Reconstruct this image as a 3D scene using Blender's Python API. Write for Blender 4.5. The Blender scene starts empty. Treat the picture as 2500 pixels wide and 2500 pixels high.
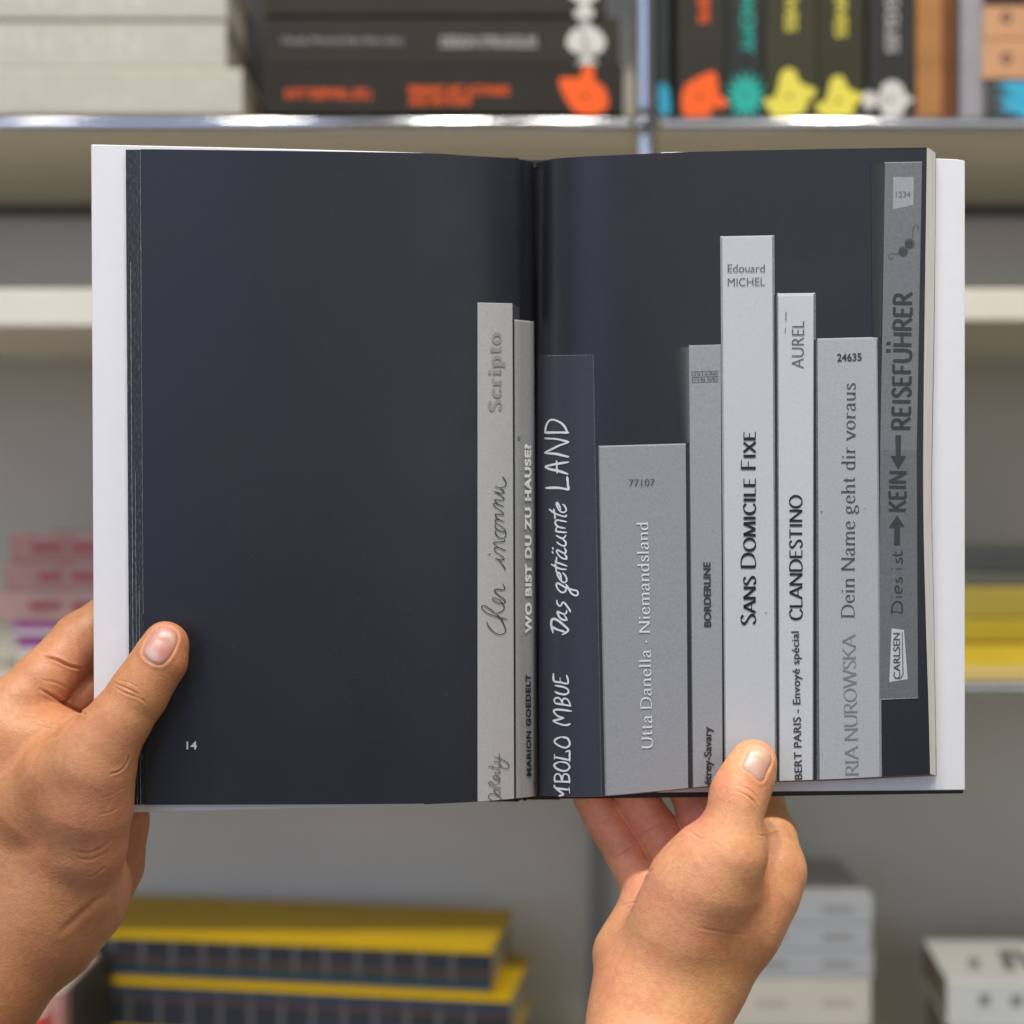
import bpy, math, random
import numpy as np
from math import radians, sin, cos, pi

random.seed(7); np.random.seed(7)
S = bpy.context.scene
COL = S.collection

# ------------------------------------------------------------------ camera
CAM_D = 0.55                      # camera to the open pages, metres
FRAME = 0.362                     # width of the view at the pages, metres
cam_data = bpy.data.cameras.new('camera')
cam_data.sensor_width = 36.0
cam_data.lens = 36.0 * CAM_D / FRAME
cam_data.clip_start = 0.02
cam_data.clip_end = 60
cam_data.dof.use_dof = True
cam_data.dof.focus_distance = CAM_D - 0.002
cam_data.dof.aperture_fstop = 6.3
cam = bpy.data.objects.new('camera', cam_data)
cam.location = (0, -CAM_D, 0)
cam.rotation_euler = (radians(90), 0, 0)
COL.objects.link(cam)
S.camera = cam

# ------------------------------------------------------------------ world: even grey light of the room
W = bpy.data.worlds.new('World'); S.world = W
W.use_nodes = True
wn = W.node_tree.nodes; wl = W.node_tree.links
bg = wn['Background']
tc = wn.new('ShaderNodeTexCoord'); sx = wn.new('ShaderNodeSeparateXYZ')
rp = wn.new('ShaderNodeValToRGB')
mr = wn.new('ShaderNodeMapRange'); mr.inputs[1].default_value = -1; mr.inputs[2].default_value = 1
wl.new(tc.outputs['Generated'], sx.inputs[0]); wl.new(sx.outputs['Z'], mr.inputs[0]); wl.new(mr.outputs[0], rp.inputs[0])
rp.color_ramp.elements[0].color = (0.52, 0.46, 0.36, 1); rp.color_ramp.elements[0].position = 0.25
rp.color_ramp.elements[1].color = (0.62, 0.64, 0.68, 1); rp.color_ramp.elements[1].position = 0.85
wl.new(rp.outputs[0], bg.inputs[0]); bg.inputs[1].default_value = 0.28

# ------------------------------------------------------------------ lamps of the shop, and added fill panels
SPOT = 0.80
def area(name, loc, target, size, size_y, power, color):
    d = bpy.data.lights.new(name, 'AREA'); d.shape = 'RECTANGLE'; d.size = size; d.size_y = size_y
    d.energy = power; d.color = color
    o = bpy.data.objects.new(name, d); COL.objects.link(o); o.location = loc
    v = np.array(target, float) - np.array(loc, float)
    from mathutils import Vector
    o.rotation_euler = Vector(v).to_track_quat('-Z', 'Y').to_euler()
    return o
area('window', (-1.05, -2.1, 0.55), (0, 0.1, 0.0), 1.3, 1.9, 14, (0.46, 0.60, 1.0))
area('side_fill', (-2.3, -0.5, 0.5), (0, 0.4, 0.1), 0.5, 2.2, 6, (0.86, 0.93, 1.0))  # added thin panel, gives the chrome post its bright left stripe
area('front_fill', (0.9, -2.4, 0.35), (0.5, 0.6, 0), 1.6, 1.2, 8.5, (0.88, 0.94, 1.0))  # added unseen fill panel, brightens the shelf interior from the right
# downlights in the ceiling of the shop, above and behind the camera
for lx, ly, e in ((-1.45, -0.75, 5), (-0.95, -1.1, 7), (-0.465, -0.75, 11), (-0.112, -0.75, 19), (0.097, -0.75, 9), (0.60, -0.75, 17), (1.35, -0.75, 8)):
    d = bpy.data.lights.new('ceiling_spot', 'AREA'); d.shape = 'DISK'; d.size = 0.13; d.energy = e*SPOT; d.color = (1.0, 0.945, 0.86)
    o = bpy.data.objects.new('ceiling_spot', d); COL.objects.link(o); o.location = (lx, ly, 1.65)

S.view_settings.view_transform = 'Standard'
S.view_settings.look = 'None'
S.view_settings.exposure = 0.03
S.view_settings.gamma = 1.0
S.view_settings.use_curve_mapping = False
S.cycles.max_bounces = 8

# ------------------------------------------------------------------ helpers
def px_scale(Y):
    return (FRAME / 2500.0) * (Y + CAM_D) / CAM_D
def P(px, py, Y):
    s = px_scale(Y)
    return ((px - 1250.0) * s, Y, (1250.0 - py) * s)
def Pn(px, py, Y):
    px = np.asarray(px, float); py = np.asarray(py, float); Y = np.asarray(Y, float)
    s = px_scale(Y)
    return np.stack([(px - 1250.0) * s, Y + 0 * px, (1250.0 - py) * s], -1)

def srgb(r, g, b):
    def f(c):
        c /= 255.0
        return c / 12.92 if c <= 0.04045 else ((c + 0.055) / 1.055) ** 2.4
    return (f(r), f(g), f(b))

MATS = {}
def mat(name, color, rough=0.5, metal=0.0, spec=0.5, noise=0.0, nscale=300.0, bump=0.0, bscale=900.0, stretch=None, coat=0.0):
    """plain material with a little procedural colour variation and surface grain"""
    if name in MATS: return MATS[name]
    m = bpy.data.materials.new(name); m.use_nodes = True
    nt = m.node_tree; b = nt.nodes['Principled BSDF']
    b.inputs['Base Color'].default_value = (*color, 1)
    b.inputs['Roughness'].default_value = rough
    b.inputs['Metallic'].default_value = metal
    b.inputs['Specular IOR Level'].default_value = spec
    b.inputs['Coat Weight'].default_value = coat
    if noise or bump:
        t = nt.nodes.new('ShaderNodeTexCoord'); mp = nt.nodes.new('ShaderNodeMapping')
        nt.links.new(t.outputs['Object'], mp.inputs[0])
        if stretch: mp.inputs['Scale'].default_value = stretch
    if noise:
        n = nt.nodes.new('ShaderNodeTexNoise'); n.inputs['Scale'].default_value = nscale; n.inputs['Detail'].default_value = 4
        nt.links.new(mp.outputs[0], n.inputs['Vector'])
        r = nt.nodes.new('ShaderNodeValToRGB')
        r.color_ramp.elements[0].position = 0.3; r.color_ramp.elements[1].position = 0.7
        r.color_ramp.elements[0].color = (*[c * (1 - noise) for c in color], 1)
        r.color_ramp.elements[1].color = (*[min(1, c * (1 + noise)) for c in color], 1)
        nt.links.new(n.outputs['Fac'], r.inputs[0]); nt.links.new(r.outputs[0], b.inputs['Base Color'])
    if bump:
        n2 = nt.nodes.new('ShaderNodeTexNoise'); n2.inputs['Scale'].default_value = bscale; n2.inputs['Detail'].default_value = 3
        nt.links.new(mp.outputs[0], n2.inputs['Vector'])
        bp = nt.nodes.new('ShaderNodeBump'); bp.inputs['Strength'].default_value = bump; bp.inputs['Distance'].default_value = 0.0003
        nt.links.new(n2.outputs['Fac'], bp.inputs['Height']); nt.links.new(bp.outputs[0], b.inputs['Normal'])
    MATS[name] = m
    return m

def mesh_obj(name, verts, faces, material, parent=None, smooth=False):
    me = bpy.data.meshes.new(name)
    me.from_pydata([tuple(map(float, v)) for v in verts], [], [tuple(map(int, f)) for f in faces]); me.update()
    if smooth:
        me.polygons.foreach_set('use_smooth', [len(f) <= 4 for f in faces])
    me.materials.append(material)
    o = bpy.data.objects.new(name, me); COL.objects.link(o)
    if parent is not None: o.parent = parent
    return o
def empty(name, label, cat, loc=(0, 0, 0), group=None, rz=0.0):
    o = bpy.data.objects.new(name, None); COL.objects.link(o); o.empty_display_size = 0.02
    o.location = loc; o.rotation_euler = (0, 0, rz); o['label'] = label; o['category'] = cat
    if group: o['group'] = group
    return o
def tag(o, label, cat, group=None):
    o['label'] = label; o['category'] = cat
    if group: o['group'] = group
    return o

class MB:
    """collects boxes and tubes into one mesh"""
    def __init__(s): s.v = []; s.f = []
    def box(s, x0, x1, y0, y1, z0, z1):
        n = len(s.v)
        s.v += [(x0,y0,z0),(x1,y0,z0),(x1,y1,z0),(x0,y1,z0),(x0,y0,z1),(x1,y0,z1),(x1,y1,z1),(x0,y1,z1)]
        s.f += [(n,n+3,n+2,n+1),(n+4,n+5,n+6,n+7),(n,n+1,n+5,n+4),(n+1,n+2,n+6,n+5),(n+2,n+3,n+7,n+6),(n+3,n,n+4,n+7)]
        return s
    def tube(s, a, b, r, seg=28):
        a = np.array(a, float); b = np.array(b, float); d = b - a; d /= np.linalg.norm(d)
        u = np.cross(d, (0.3, 0.5, 0.81)); u /= np.linalg.norm(u); w = np.cross(d, u)
        n = len(s.v)
        for c in (a, b):
            for i in range(seg):
                t = 2 * pi * i / seg
                s.v.append(tuple(c + r * (cos(t) * u + sin(t) * w)))
        for i in range(seg):
            j = (i + 1) % seg
            s.f.append((n + i, n + j, n + seg + j, n + seg + i))
        m = len(s.v); s.v += s.v[n:n + 2*seg]
        s.f.append(tuple(m + i for i in reversed(range(seg)))); s.f.append(tuple(m + seg + i for i in range(seg)))
        return s
    def ball(s, c, r, seg=24, rings=14):
        n = len(s.v)
        for i in range(rings + 1):
            th = pi * i / rings
            for j in range(seg):
                ph = 2 * pi * j / seg
                s.v.append((c[0] + r * sin(th) * cos(ph), c[1] + r * sin(th) * sin(ph), c[2] + r * cos(th)))
        for i in range(rings):
            for j in range(seg):
                k = (j + 1) % seg
                s.f.append((n + i*seg + j, n + (i+1)*seg + j, n + (i+1)*seg + k, n + i*seg + k))
        return s
    def build(s, name, material, parent=None, bevel=0.0, smooth=False):
        o = mesh_obj(name, s.v, s.f, material, parent, smooth)
        if bevel:
            b = o.modifiers.new('bevel', 'BEVEL'); b.width = bevel; b.segments = 2; b.limit_method = 'ANGLE'
        return o

def catmull(pts, n=8, closed=False):
    p = np.array(pts, float)
    if len(p) < 3 and not closed: return p
    q = np.vstack([p[-1:], p, p[:2]]) if closed else np.vstack([2*p[:1]-p[1:2], p, 2*p[-1:]-p[-2:-1]])
    out = []
    m = len(p) if closed else len(p) - 1
    for i in range(m):
        a, b, c, d = q[i], q[i+1], q[i+2], q[i+3]
        for k in range(n):
            t = k / n
            out.append(0.5 * (2*b + (c-a)*t + (2*a-5*b+4*c-d)*t*t + (3*b-a-3*c+d)*t**3))
    out.append(q[1] if closed else p[-1])
    return np.array(out)

def spl(xs, ys):
    """smooth 1D curve through points"""
    xs = np.array(xs, float); ys = np.array(ys, float)
    c = catmull(np.stack([xs, ys], -1), 10)
    o = np.argsort(c[:, 0])
    return lambda x: np.interp(x, c[o, 0], c[o, 1])

# ------------------------------------------------------------------ lettering tools (2D outlines -> mesh)
def font_2d(text, bold=0.0, spacing=1.0):
    """the built-in sans face as flat triangles; returns verts (N,2) and faces"""
    c = bpy.data.curves.new('t', 'FONT'); c.body = text; c.size = 1.0; c.offset = bold; c.space_character = spacing
    c.resolution_u = 6
    o = bpy.data.objects.new('t', c); COL.objects.link(o)
    dg = bpy.context.evaluated_depsgraph_get(); dg.update()
    me = o.evaluated_get(dg).to_mesh()
    me.calc_loop_triangles()
    v = np.array([x.co[:2] for x in me.vertices]); f = [tuple(t.vertices) for t in me.loop_triangles]
    o.evaluated_get(dg).to_mesh_clear()
    bpy.data.objects.remove(o); bpy.data.curves.remove(c)
    return v, f

def E(cx, cy, rx, ry, n=14):
    return [(cx + rx*cos(2*pi*i/n + 0.4), cy + ry*sin(2*pi*i/n + 0.4)) for i in range(n)]
XH = 0.66
# skeleton letters: advance, list of (kind, points); kind L straight, C curve, O closed curve
SK = {
 'A': (.78, [('L',[(.02,0),(.39,1)]),('L',[(.39,1),(.76,0)]),('l',[(.15,.34),(.63,.34)])]),
 'B': (.66, [('L',[(.1,0),(.1,1)]),('C',[(.1,.98),(.34,.98),(.51,.88),(.5,.64),(.34,.53),(.1,.53)]),('C',[(.3,.53),(.56,.44),(.6,.22),(.42,.02),(.1,.02)])]),
 'C': (.76, [('C',[(.7,.80),(.56,.96),(.40,.99),(.17,.85),(.08,.5),(.17,.15),(.40,.01),(.56,.04),(.71,.2)])]),
 'D': (.84, [('L',[(.1,0),(.1,1)]),('C',[(.1,.98),(.4,.98),(.66,.83),(.75,.5),(.66,.17),(.4,.02),(.1,.02)])]),
 'E': (.60, [('L',[(.1,0),(.1,1)]),('l',[(.1,.97),(.53,.97)]),('l',[(.1,.52),(.46,.52)]),('l',[(.1,.03),(.54,.03)])]),
 'F': (.56, [('L',[(.1,0),(.1,1)]),('l',[(.1,.97),(.53,.97)]),('l',[(.1,.5),(.46,.5)])]),
 'I': (.30, [('L',[(.14,0),(.14,1)])]),
 'K': (.74, [('L',[(.1,0),(.1,1)]),('L',[(.64,1),(.14,.47)]),('L',[(.27,.6),(.7,0)])]),
 'L': (.56, [('L',[(.1,0),(.1,1)]),('l',[(.1,.03),(.53,.03)])]),
 'M': (.98, [('L',[(.08,0),(.13,1)]),('L',[(.13,1),(.47,.03)]),('L',[(.47,.03),(.82,1)]),('L',[(.82,1),(.88,0)])]),
 'N': (.86, [('L',[(.1,0),(.1,1)]),('L',[(.1,1),(.74,0)]),('L',[(.74,0),(.74,1)])]),
 'O': (.88, [('O',E(.43,.5,.36,.49))]),
 'R': (.70, [('L',[(.1,0),(.1,1)]),('C',[(.1,.98),(.36,.98),(.54,.87),(.53,.62),(.36,.5),(.1,.5)]),('L',[(.32,.5),(.68,0)])]),
 'S': (.58, [('C',[(.49,.83),(.40,.96),(.27,.99),(.12,.91),(.08,.75),(.2,.6),(.38,.46),(.5,.31),(.48,.12),(.34,.01),(.2,.02),(.06,.17)])]),
 'T': (.70, [('L',[(.34,0),(.34,1)]),('l',[(.03,.97),(.65,.97)])]),
 'U': (.82, [('C',[(.1,1),(.1,.62),(.1,.35),(.2,.07),(.41,.01),(.62,.07),(.70,.35),(.70,.62),(.70,1)])]),
 'W': (1.12,[('L',[(.02,1),(.28,0)]),('L',[(.28,0),(.55,1)]),('L',[(.55,1),(.81,0)]),('L',[(.81,0),(1.08,1)])]),
 'X': (.74, [('L',[(.05,1),(.67,0)]),('L',[(.65,1),(.05,0)])]),
 'H': (.84, [('L',[(.1,0),(.1,1)]),('L',[(.72,0),(.72,1)]),('l',[(.1,.52),(.72,.52)])]),
 'a': (.56, [('C',[(.1,.5),(.17,.62),(.29,.65),(.40,.57),(.41,.42),(.41,.14),(.45,.03),(.54,.04)]),('C',[(.41,.4),(.24,.36),(.09,.22),(.10,.06),(.22,.0),(.34,.06),(.41,.15)])]),
 'c': (.52, [('C',[(.45,.52),(.36,.63),(.26,.65),(.12,.54),(.08,.32),(.13,.11),(.27,.01),(.39,.03),(.48,.14)])]),
 'd': (.62, [('L',[(.47,0),(.47,1.06)]),('C',[(.47,.52),(.37,.63),(.26,.65),(.12,.54),(.08,.32),(.13,.1),(.25,.01),(.37,.05),(.47,.16)])]),
 'e': (.55, [('l',[(.09,.37),(.47,.37)]),('C',[(.47,.37),(.43,.55),(.29,.65),(.14,.56),(.08,.34),(.14,.11),(.28,.01),(.4,.03),(.49,.14)])]),
 'g': (.58, [('O',E(.25,.45,.17,.2)),('C',[(.14,.29),(.09,.2),(.16,.08),(.3,.03)]),('O',E(.28,-.14,.22,.15)),('l',[(.38,.6),(.54,.63)])]),
 'h': (.63, [('L',[(.12,0),(.12,1.06)]),('C',[(.12,.46),(.24,.61),(.37,.65),(.47,.57),(.49,.42),(.49,.2),(.49,0)])]),
 'i': (.29, [('L',[(.14,0),(.14,XH)]),('.',[(.14,.92)])]),
 'l': (.29, [('L',[(.14,0),(.14,1.06)])]),
 'm': (.95, [('L',[(.12,0),(.12,XH)]),('C',[(.12,.46),(.24,.61),(.35,.65),(.45,.57),(.47,.42),(.47,.2),(.47,0)]),('C',[(.47,.46),(.59,.61),(.70,.65),(.80,.57),(.82,.42),(.82,.2),(.82,0)])]),
 'n': (.63, [('L',[(.12,0),(.12,XH)]),('C',[(.12,.46),(.24,.61),(.37,.65),(.47,.57),(.49,.42),(.49,.2),(.49,0)])]),
 'o': (.60, [('O',E(.29,.33,.22,.32))]),
 'p': (.62, [('L',[(.13,-.33),(.13,XH)]),('C',[(.13,.52),(.23,.63),(.34,.65),(.48,.54),(.52,.32),(.47,.1),(.35,.01),(.23,.05),(.13,.16)])]),
 'r': (.43, [('L',[(.12,0),(.12,XH)]),('C',[(.12,.42),(.2,.59),(.3,.64),(.4,.62)])]),
 's': (.44, [('C',[(.37,.53),(.3,.63),(.21,.65),(.1,.58),(.1,.47),(.2,.38),(.32,.29),(.38,.18),(.34,.05),(.23,.01),(.13,.03),(.06,.14)])]),
 't': (.37, [('C',[(.16,.86),(.16,.5),(.16,.18),(.21,.03),(.35,.06)]),('l',[(.03,.64),(.34,.64)])]),
 'u': (.63, [('C',[(.12,XH),(.12,.4),(.13,.14),(.22,.02),(.34,.04),(.48,.2)]),('L',[(.48,XH),(.48,0)])]),
 'v': (.58, [('L',[(.04,XH),(.29,0)]),('L',[(.29,0),(.54,XH)])]),
 ' ': (.30, []), '·': (.30, [('.',[(.14,.36)])]), "'": (.22, [('L',[(.1,1.0),(.09,.76)])]),
}
def ribbon(pts, widths, V, F, cap=True):
    p = np.array(pts, float); n = len(p)
    d = np.gradient(p, axis=0); d /= (np.linalg.norm(d, axis=1, keepdims=True) + 1e-9)
    nr = np.stack([-d[:, 1], d[:, 0]], -1)
    w = np.asarray(widths, float).reshape(-1, 1) / 2 * np.ones((n, 1))
    base = len(V)
    for i in range(n):
        V.append(tuple(p[i] + nr[i]*w[i])); V.append(tuple(p[i] - nr[i]*w[i]))
    for i in range(n - 1):
        a = base + 2*i
        F.append((a, a+1, a+3, a+2))
    if cap:
        for (c, dd, nn, ww, s) in ((p[0], -d[0], nr[0], w[0, 0], 0), (p[-1], d[-1], nr[-1], w[-1, 0], 1)):
            b2 = len(V); V.append(tuple(c))
            for k in range(7):
                t = -pi/2 + pi*k/6
                V.append(tuple(c + ww*(cos(t)*dd + sin(t)*nn)))
            for k in range(6): F.append((b2, b2+1+k, b2+2+k))
def skel_2d(text, thick=.11, thin=.04, serif=.12, nib=18, track=0.0, small=None):
    """letters drawn with a broad-nib pen along their skeletons; small = (scale) for small capitals"""
    V = []; F = []; x = 0.0
    ph = radians(nib)
    for ch in text:
        sc = 1.0
        key = ch
        if small and ch.islower(): key = ch.upper(); sc = small
        adv, strokes = SK[key]
        for kind, pts in strokes:
            if kind == '.':
                c = pts[0]; b = len(V); r = thick*0.62
                V.append((x + c[0]*sc, c[1]*sc))
                for k in range(12): V.append((x + c[0]*sc + r*cos(k*pi/6), c[1]*sc + r*sin(k*pi/6)))
                for k in range(12): F.append((b, b+1+k, b+1+(k+1) % 12))
                continue
            if kind in 'Ll': q = np.array([np.array(pts[0])*(1-t) + np.array(pts[1])*t for t in np.linspace(0, 1, 5)])
            else: q = catmull(pts, 6, closed=(kind == 'O'))
            q = q*sc + np.array([x, 0])
            d = np.gradient(q, axis=0); th = np.arctan2(d[:, 1], d[:, 0])
            if kind == 'O':
                th[0] = th[-1] = np.arctan2(q[1, 1]-q[-2, 1], q[1, 0]-q[-2, 0])
            w = thin + (thick - thin)*np.abs(np.sin(th - ph))**1.3
            if kind == 'l': w[:] = thin
            ribbon(q, w, V, F, cap=False)
            if serif:
                for (pt, dr) in ((q[0], d[0]), (q[-1], d[-1])):
                    yy = pt[1]/sc
                    if kind in 'LC' and abs(dr[1]) > 0.45*abs(dr[0]) + 1e-6 and min(abs(yy-v) for v in (0, 1, XH, 1.06, -.33)) < 0.012 and len(pts) != 6:
                        l0, l1 = -serif, serif
                        if yy > .5 and key.islower() and key not in 'vu': l1 = thick*0.4
                        if key == 'v' or key == 'u': l0, l1 = (-serif, serif*0.8)
                        if key in 'u' and yy > .5: l0, l1 = -serif, thick*.4
                        sgn = 1 if yy < 0.3 else -1
                        b = len(V)
                        V += [(pt[0]+l0, pt[1]), (pt[0]+l1, pt[1]), (pt[0]+l1, pt[1]+sgn*thin), (pt[0]+l0, pt[1]+sgn*thin)]
                        F.append((b, b+1, b+2, b+3))
                if kind == 'l' and key in 'ETLF':      # small vertical tips of the arms
                    for pt in ((q[-1],) if key != 'T' else (q[0], q[-1])):
                        if abs(pt[1]/sc - .5) < .1: continue
                        s2 = -1 if pt[1]/sc > .5 else 1
                        b = len(V)
                        V += [(pt[0]-thin, pt[1]-s2*thin*.5), (pt[0], pt[1]-s2*thin*.5), (pt[0]+thin*.2, pt[1]+s2*serif*1.3), (pt[0]-thin*.4, pt[1]+s2*serif*1.3)]
                        F.append((b, b+1, b+2, b+3))
        x += (adv + track)*sc
    return np.array(V), F

# ================================================================== BOOKSHELF
YF = 0.55; YB = 0.83
M_panel = mat('shelf_panel_metal', (0.80, 0.74, 0.585), 0.45, 0, 0.4, noise=.04, nscale=8)
M_back = mat('back_panel_metal', (0.70, 0.68, 0.62), 0.55, 0, 0.3, noise=.05, nscale=5)
M_cream = mat('cream_metal', (0.76, 0.715, 0.61), 0.4, 0, 0.4, noise=.03, nscale=8)
M_chrome = mat('chrome', (0.62, 0.63, 0.66), 0.10, 1.0)
M_dark = mat('dark_gap', (0.012, 0.011, 0.010), 0.7)

shelf = empty('bookshelf', 'pale metal shelving unit with chrome tubes behind the open book', 'bookshelf', (0, YF, -0.45))
def sh(mb, name, m, **k):
    o = mb.build(name, m, shelf, **k)
    o.location = (0, -YF, 0.45)
    return o
X0, X1 = -0.72, 0.72
XD = P(1577, 0, YF)[0]
zl = P(0, 1668, YF)[2]
ZT = P(0, 284, YF)[2]; ZTB = P(0, 318, YF)[2]
sh(MB().box(X0, X1, YF + .006, YB, ZTB, ZT), 'shelf_panel', M_panel)                         # the upper shelf
M_back_shaded = mat('back_panel_metal_shaded', (0.49, 0.465, 0.40), 0.55, 0, 0.3, noise=.05, nscale=5)  # darker copy: shade of the middle compartment put into the colour
sh(MB().box(X0, X1, YB, YB + .008, 0.135, 0.60), 'back_panel', mat('back_panel_metal_lit', (0.70, 0.665, 0.58), 0.55, 0, 0.3, noise=.05, nscale=5))  # paler copy: stronger light of the upper compartment put into the colour
sh(MB().box(X0, X1, YB, YB + .008, zl - .004, 0.1345), 'back_panel', M_back_shaded)
XS = (1457 - 1250)*px_scale(YB)
sh(MB().box(X0, XS - .002, YB, YB + .008, -0.55, zl - .0045), 'back_panel', M_back)
sh(MB().box(XS + .002, X1, YB, YB + .008, -0.55, zl - .0045), 'back_panel', M_back)
sh(MB().box(XS - .0065, XS + .0065, YB - .0055, YB - .0012, -0.55, zl - .0125), 'panel_joint', mat('joint_grey', (.34, .34, .32), .5))
sh(MB().box(X0, X1, YB - .014, YB - .001, ZTB - .009, ZTB - .001), 'shadow_gap_strip', mat('shadow_gap_grey', (.12, .11, .095), .5))  # dark strip painting the shadow gap under the upper shelf
zm1 = P(0, 704, .607)[2]; zm0 = P(0, 797, .607)[2]
sh(MB().box(X0, XD - .004, .607, YB - .002, zm0, zm1), 'drawer_shelf', M_cream, bevel=.002)
sh(MB().box(XD + .004, X1, .607, YB - .002, zm0 + .004, zm1), 'drawer_shelf', M_cream, bevel=.002)
sh(MB().box(X0, X1, YF + .006, YB - .001, zl - .009, zl), 'shelf_panel', M_cream)             # the shelf at half height
ZBOT = -0.50
sh(MB().box(X0, X1, YF + .006, YB - .001, ZBOT - .01, ZBOT), 'shelf_panel', M_panel)
sh(MB().box(XD - .003, XD + .003, YF + .008, YB - .016, zl + .001, zm0 - .001), 'divider_panel', M_panel)
sh(MB().box(XD - .003, XD + .003, YF + .008, YB - .016, ZBOT + .001, zl - .010), 'divider_panel', M_panel)
for z in (P(0, 303, YF)[2], P(0, 1678, YF)[2], ZBOT - .005):
    for (a, b) in ((X0, XD - .011), (XD + .011, X1)):
        sh(MB().tube((a, YF, z), (b, YF, z), .0052 if z > 0 else .0046), 'tube', M_chrome, smooth=True)
    sh(MB().ball((XD, YF, z), .0105), 'ball_joint', M_chrome, smooth=True)
    sh(MB().tube((XD, YF - .0112, z + .0005), (XD, YF - .0095, z + .0005), .0032), 'ball_socket', M_dark)
zs = [P(0, 303, YF)[2], P(0, 1678, YF)[2], ZBOT - .005]
sh(MB().tube((XD, YF, zs[0] + .0095), (XD, YF, .60), .0078), 'post', M_chrome, smooth=True)
sh(MB().tube((XD, YF, zs[1] + .0095), (XD, YF, zs[0] - .0095), .0078), 'post', M_chrome, smooth=True)
sh(MB().tube((XD, YF, zs[2] + .0095), (XD, YF, zs[1] - .0095), .0078), 'post', M_chrome, smooth=True)
# panels and a shelf above, out of the view, that the upper books stand under
sh(MB().box(X0, X1, YF + .006, YB, .61, .62), 'shelf_panel', M_panel)

# ------------------------------------------------------------------ books on the shelves
M_paper = mat('page_edges', (0.62, 0.58, 0.49), 0.8, 0, 0.2, noise=.10, nscale=900, stretch=(1, 1, 30))
def book(label, x0, x1, z0, z1, y0, depth, cover, group=None, standing=False, soft=False, rot=0.0, pages=None, category='book', name='book'):
    """a closed book with its spine to the front: cover (two boards and spine) and page block"""
    xc = (x0 + x1)/2
    t = .0007 if soft else .0024
    ov = 0.0 if soft else .003
    root = empty(name, label, category, (xc, y0, z0), group, rot)
    a, b = x0 - xc, x1 - xc; h = z1 - z0
    c = MB(); p = MB()
    if standing:
        c.box(a, a + t, .0006, depth, 0, h); c.box(b - t, b, .0006, depth, 0, h); c.box(a + t*.6, b - t*.6, 0, t, 0.0001, h - .0001)
        p.box(a + t, b - t, t, depth - ov, ov + .0001, h - ov)
    else:
        c.box(a, b, .0006, depth, 0, t); c.box(a, b, .0006, depth, h - t, h); c.box(a + .0001, b - .0001, 0, t, t*.6, h - t*.6)
        p.box(a + ov, b - ov, t, depth - ov, t, h - t)
    c.build('cover', cover, root, bevel=.0008)
    p.build('page_block', pages or M_paper, root)
    return root
def put(root, name, verts, faces, m, label=None):
    """flat ink on a book's spine: world coordinates in, a child of the book out"""
    o = mesh_obj(name, verts, faces, m, root)
    from mathutils import Matrix
    mw = Matrix.Translation(root.location) @ root.rotation_euler.to_matrix().to_4x4()
    o.matrix_parent_inverse = mw.inverted()
    return o
def ink(name, col, r=.55): return mat(name, col, r, 0, .3)
def spine_text(root, text, a, b, cap, Y, m, bold=0.0, spacing=1.0, extrude=0, name='lettering'):
    """text from pixel a to pixel b along its baseline, cap height in pixels, on the plane Y"""
    v, f = font_2d(text, bold, spacing)
    if len(v) == 0: return
    u0, u1 = v[:, 0].min(), v[:, 0].max()
    H = 0.72
    a = np.array(a, float); b = np.array(b, float); d = b - a; L = np.linalg.norm(d); d /= L
    n = np.array([d[1], -d[0]])          # "up" of the letters (picture y runs down)
    uu = (v[:, 0] - u0)/(u1 - u0)*L; vv = v[:, 1]/H*cap
    q = a + uu[:, None]*d + vv[:, None]*n
    return put(root, name, Pn(q[:, 0], q[:, 1], Y), f, m)
def emblem(root, pts, Y, m, hole=None, smooth=True, mh=None):
    q = catmull(pts, 6, closed=True)[:-1] if smooth else np.array(pts, float)
    c = q.mean(0) if hole is None else np.array(hole, float)
    n = len(q)
    r = 5.0 if hole is not None else 0
    V = []; F = []
    if hole is None:
        V = [c] + list(q); F = [(0, 1+i, 1+(i+1) % n) for i in range(n)]
    else:
        inner = []
        for p in q:
            d = p - c; d = d/ (np.linalg.norm(d)+1e-9); inner.append(c + d*r)
        V = list(q) + inner; F = [(i, (i+1) % n, n+(i+1) % n, n+i) for i in range(n)]
    V = np.array(V)
    return put(root, 'emblem', Pn(V[:, 0], V[:, 1], Y), F, m)

def wx(px, Y=YF): return P(px, 0, Y)[0]
def wz(py, Y=YF): return P(0, py, Y)[2]

# --- grey cloth stack, upper left
M_grey = mat('grey_cloth', (0.555, 0.525, 0.445), 0.75, 0, .2, noise=.05, nscale=60, bump=.4, bscale=2500)
M_emb = ink('pale_emboss', (0.64, 0.61, 0.53))
g = 'pale grey cloth books stacked at the upper left'
b1 = book('pale grey cloth book at the bottom of the upper left stack, sticking out furthest right', wx(-330), wx(594), ZT, wz(170), YF-.004, .17, M_grey, g)
b2 = book('middle pale grey cloth book of the upper left stack, name embossed upside down', wx(-330), wx(553), wz(168.5), wz(52), YF-.001, .17, M_grey, g)
b3 = book('pale grey cloth book topmost of the upper left stack, cut by the picture edge', wx(-330), wx(556), wz(50.5), wz(-68), YF-.003, .17, M_grey, g)
spine_text(b2, 'Nick Haymes', (343, 78), (-180, 76), 62, YF-.0013, M_emb, .004)
spine_text(b1, 'Nick Haymes', (96, 196), (-420, 196), 60, YF-.0043, ink('faint_emboss', (0.58, .552, .475)), .002)
spine_text(b3, 'Nick Haymes', (347, -36), (-180, -38), 62, YF-.0033, M_emb, .004)

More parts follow.
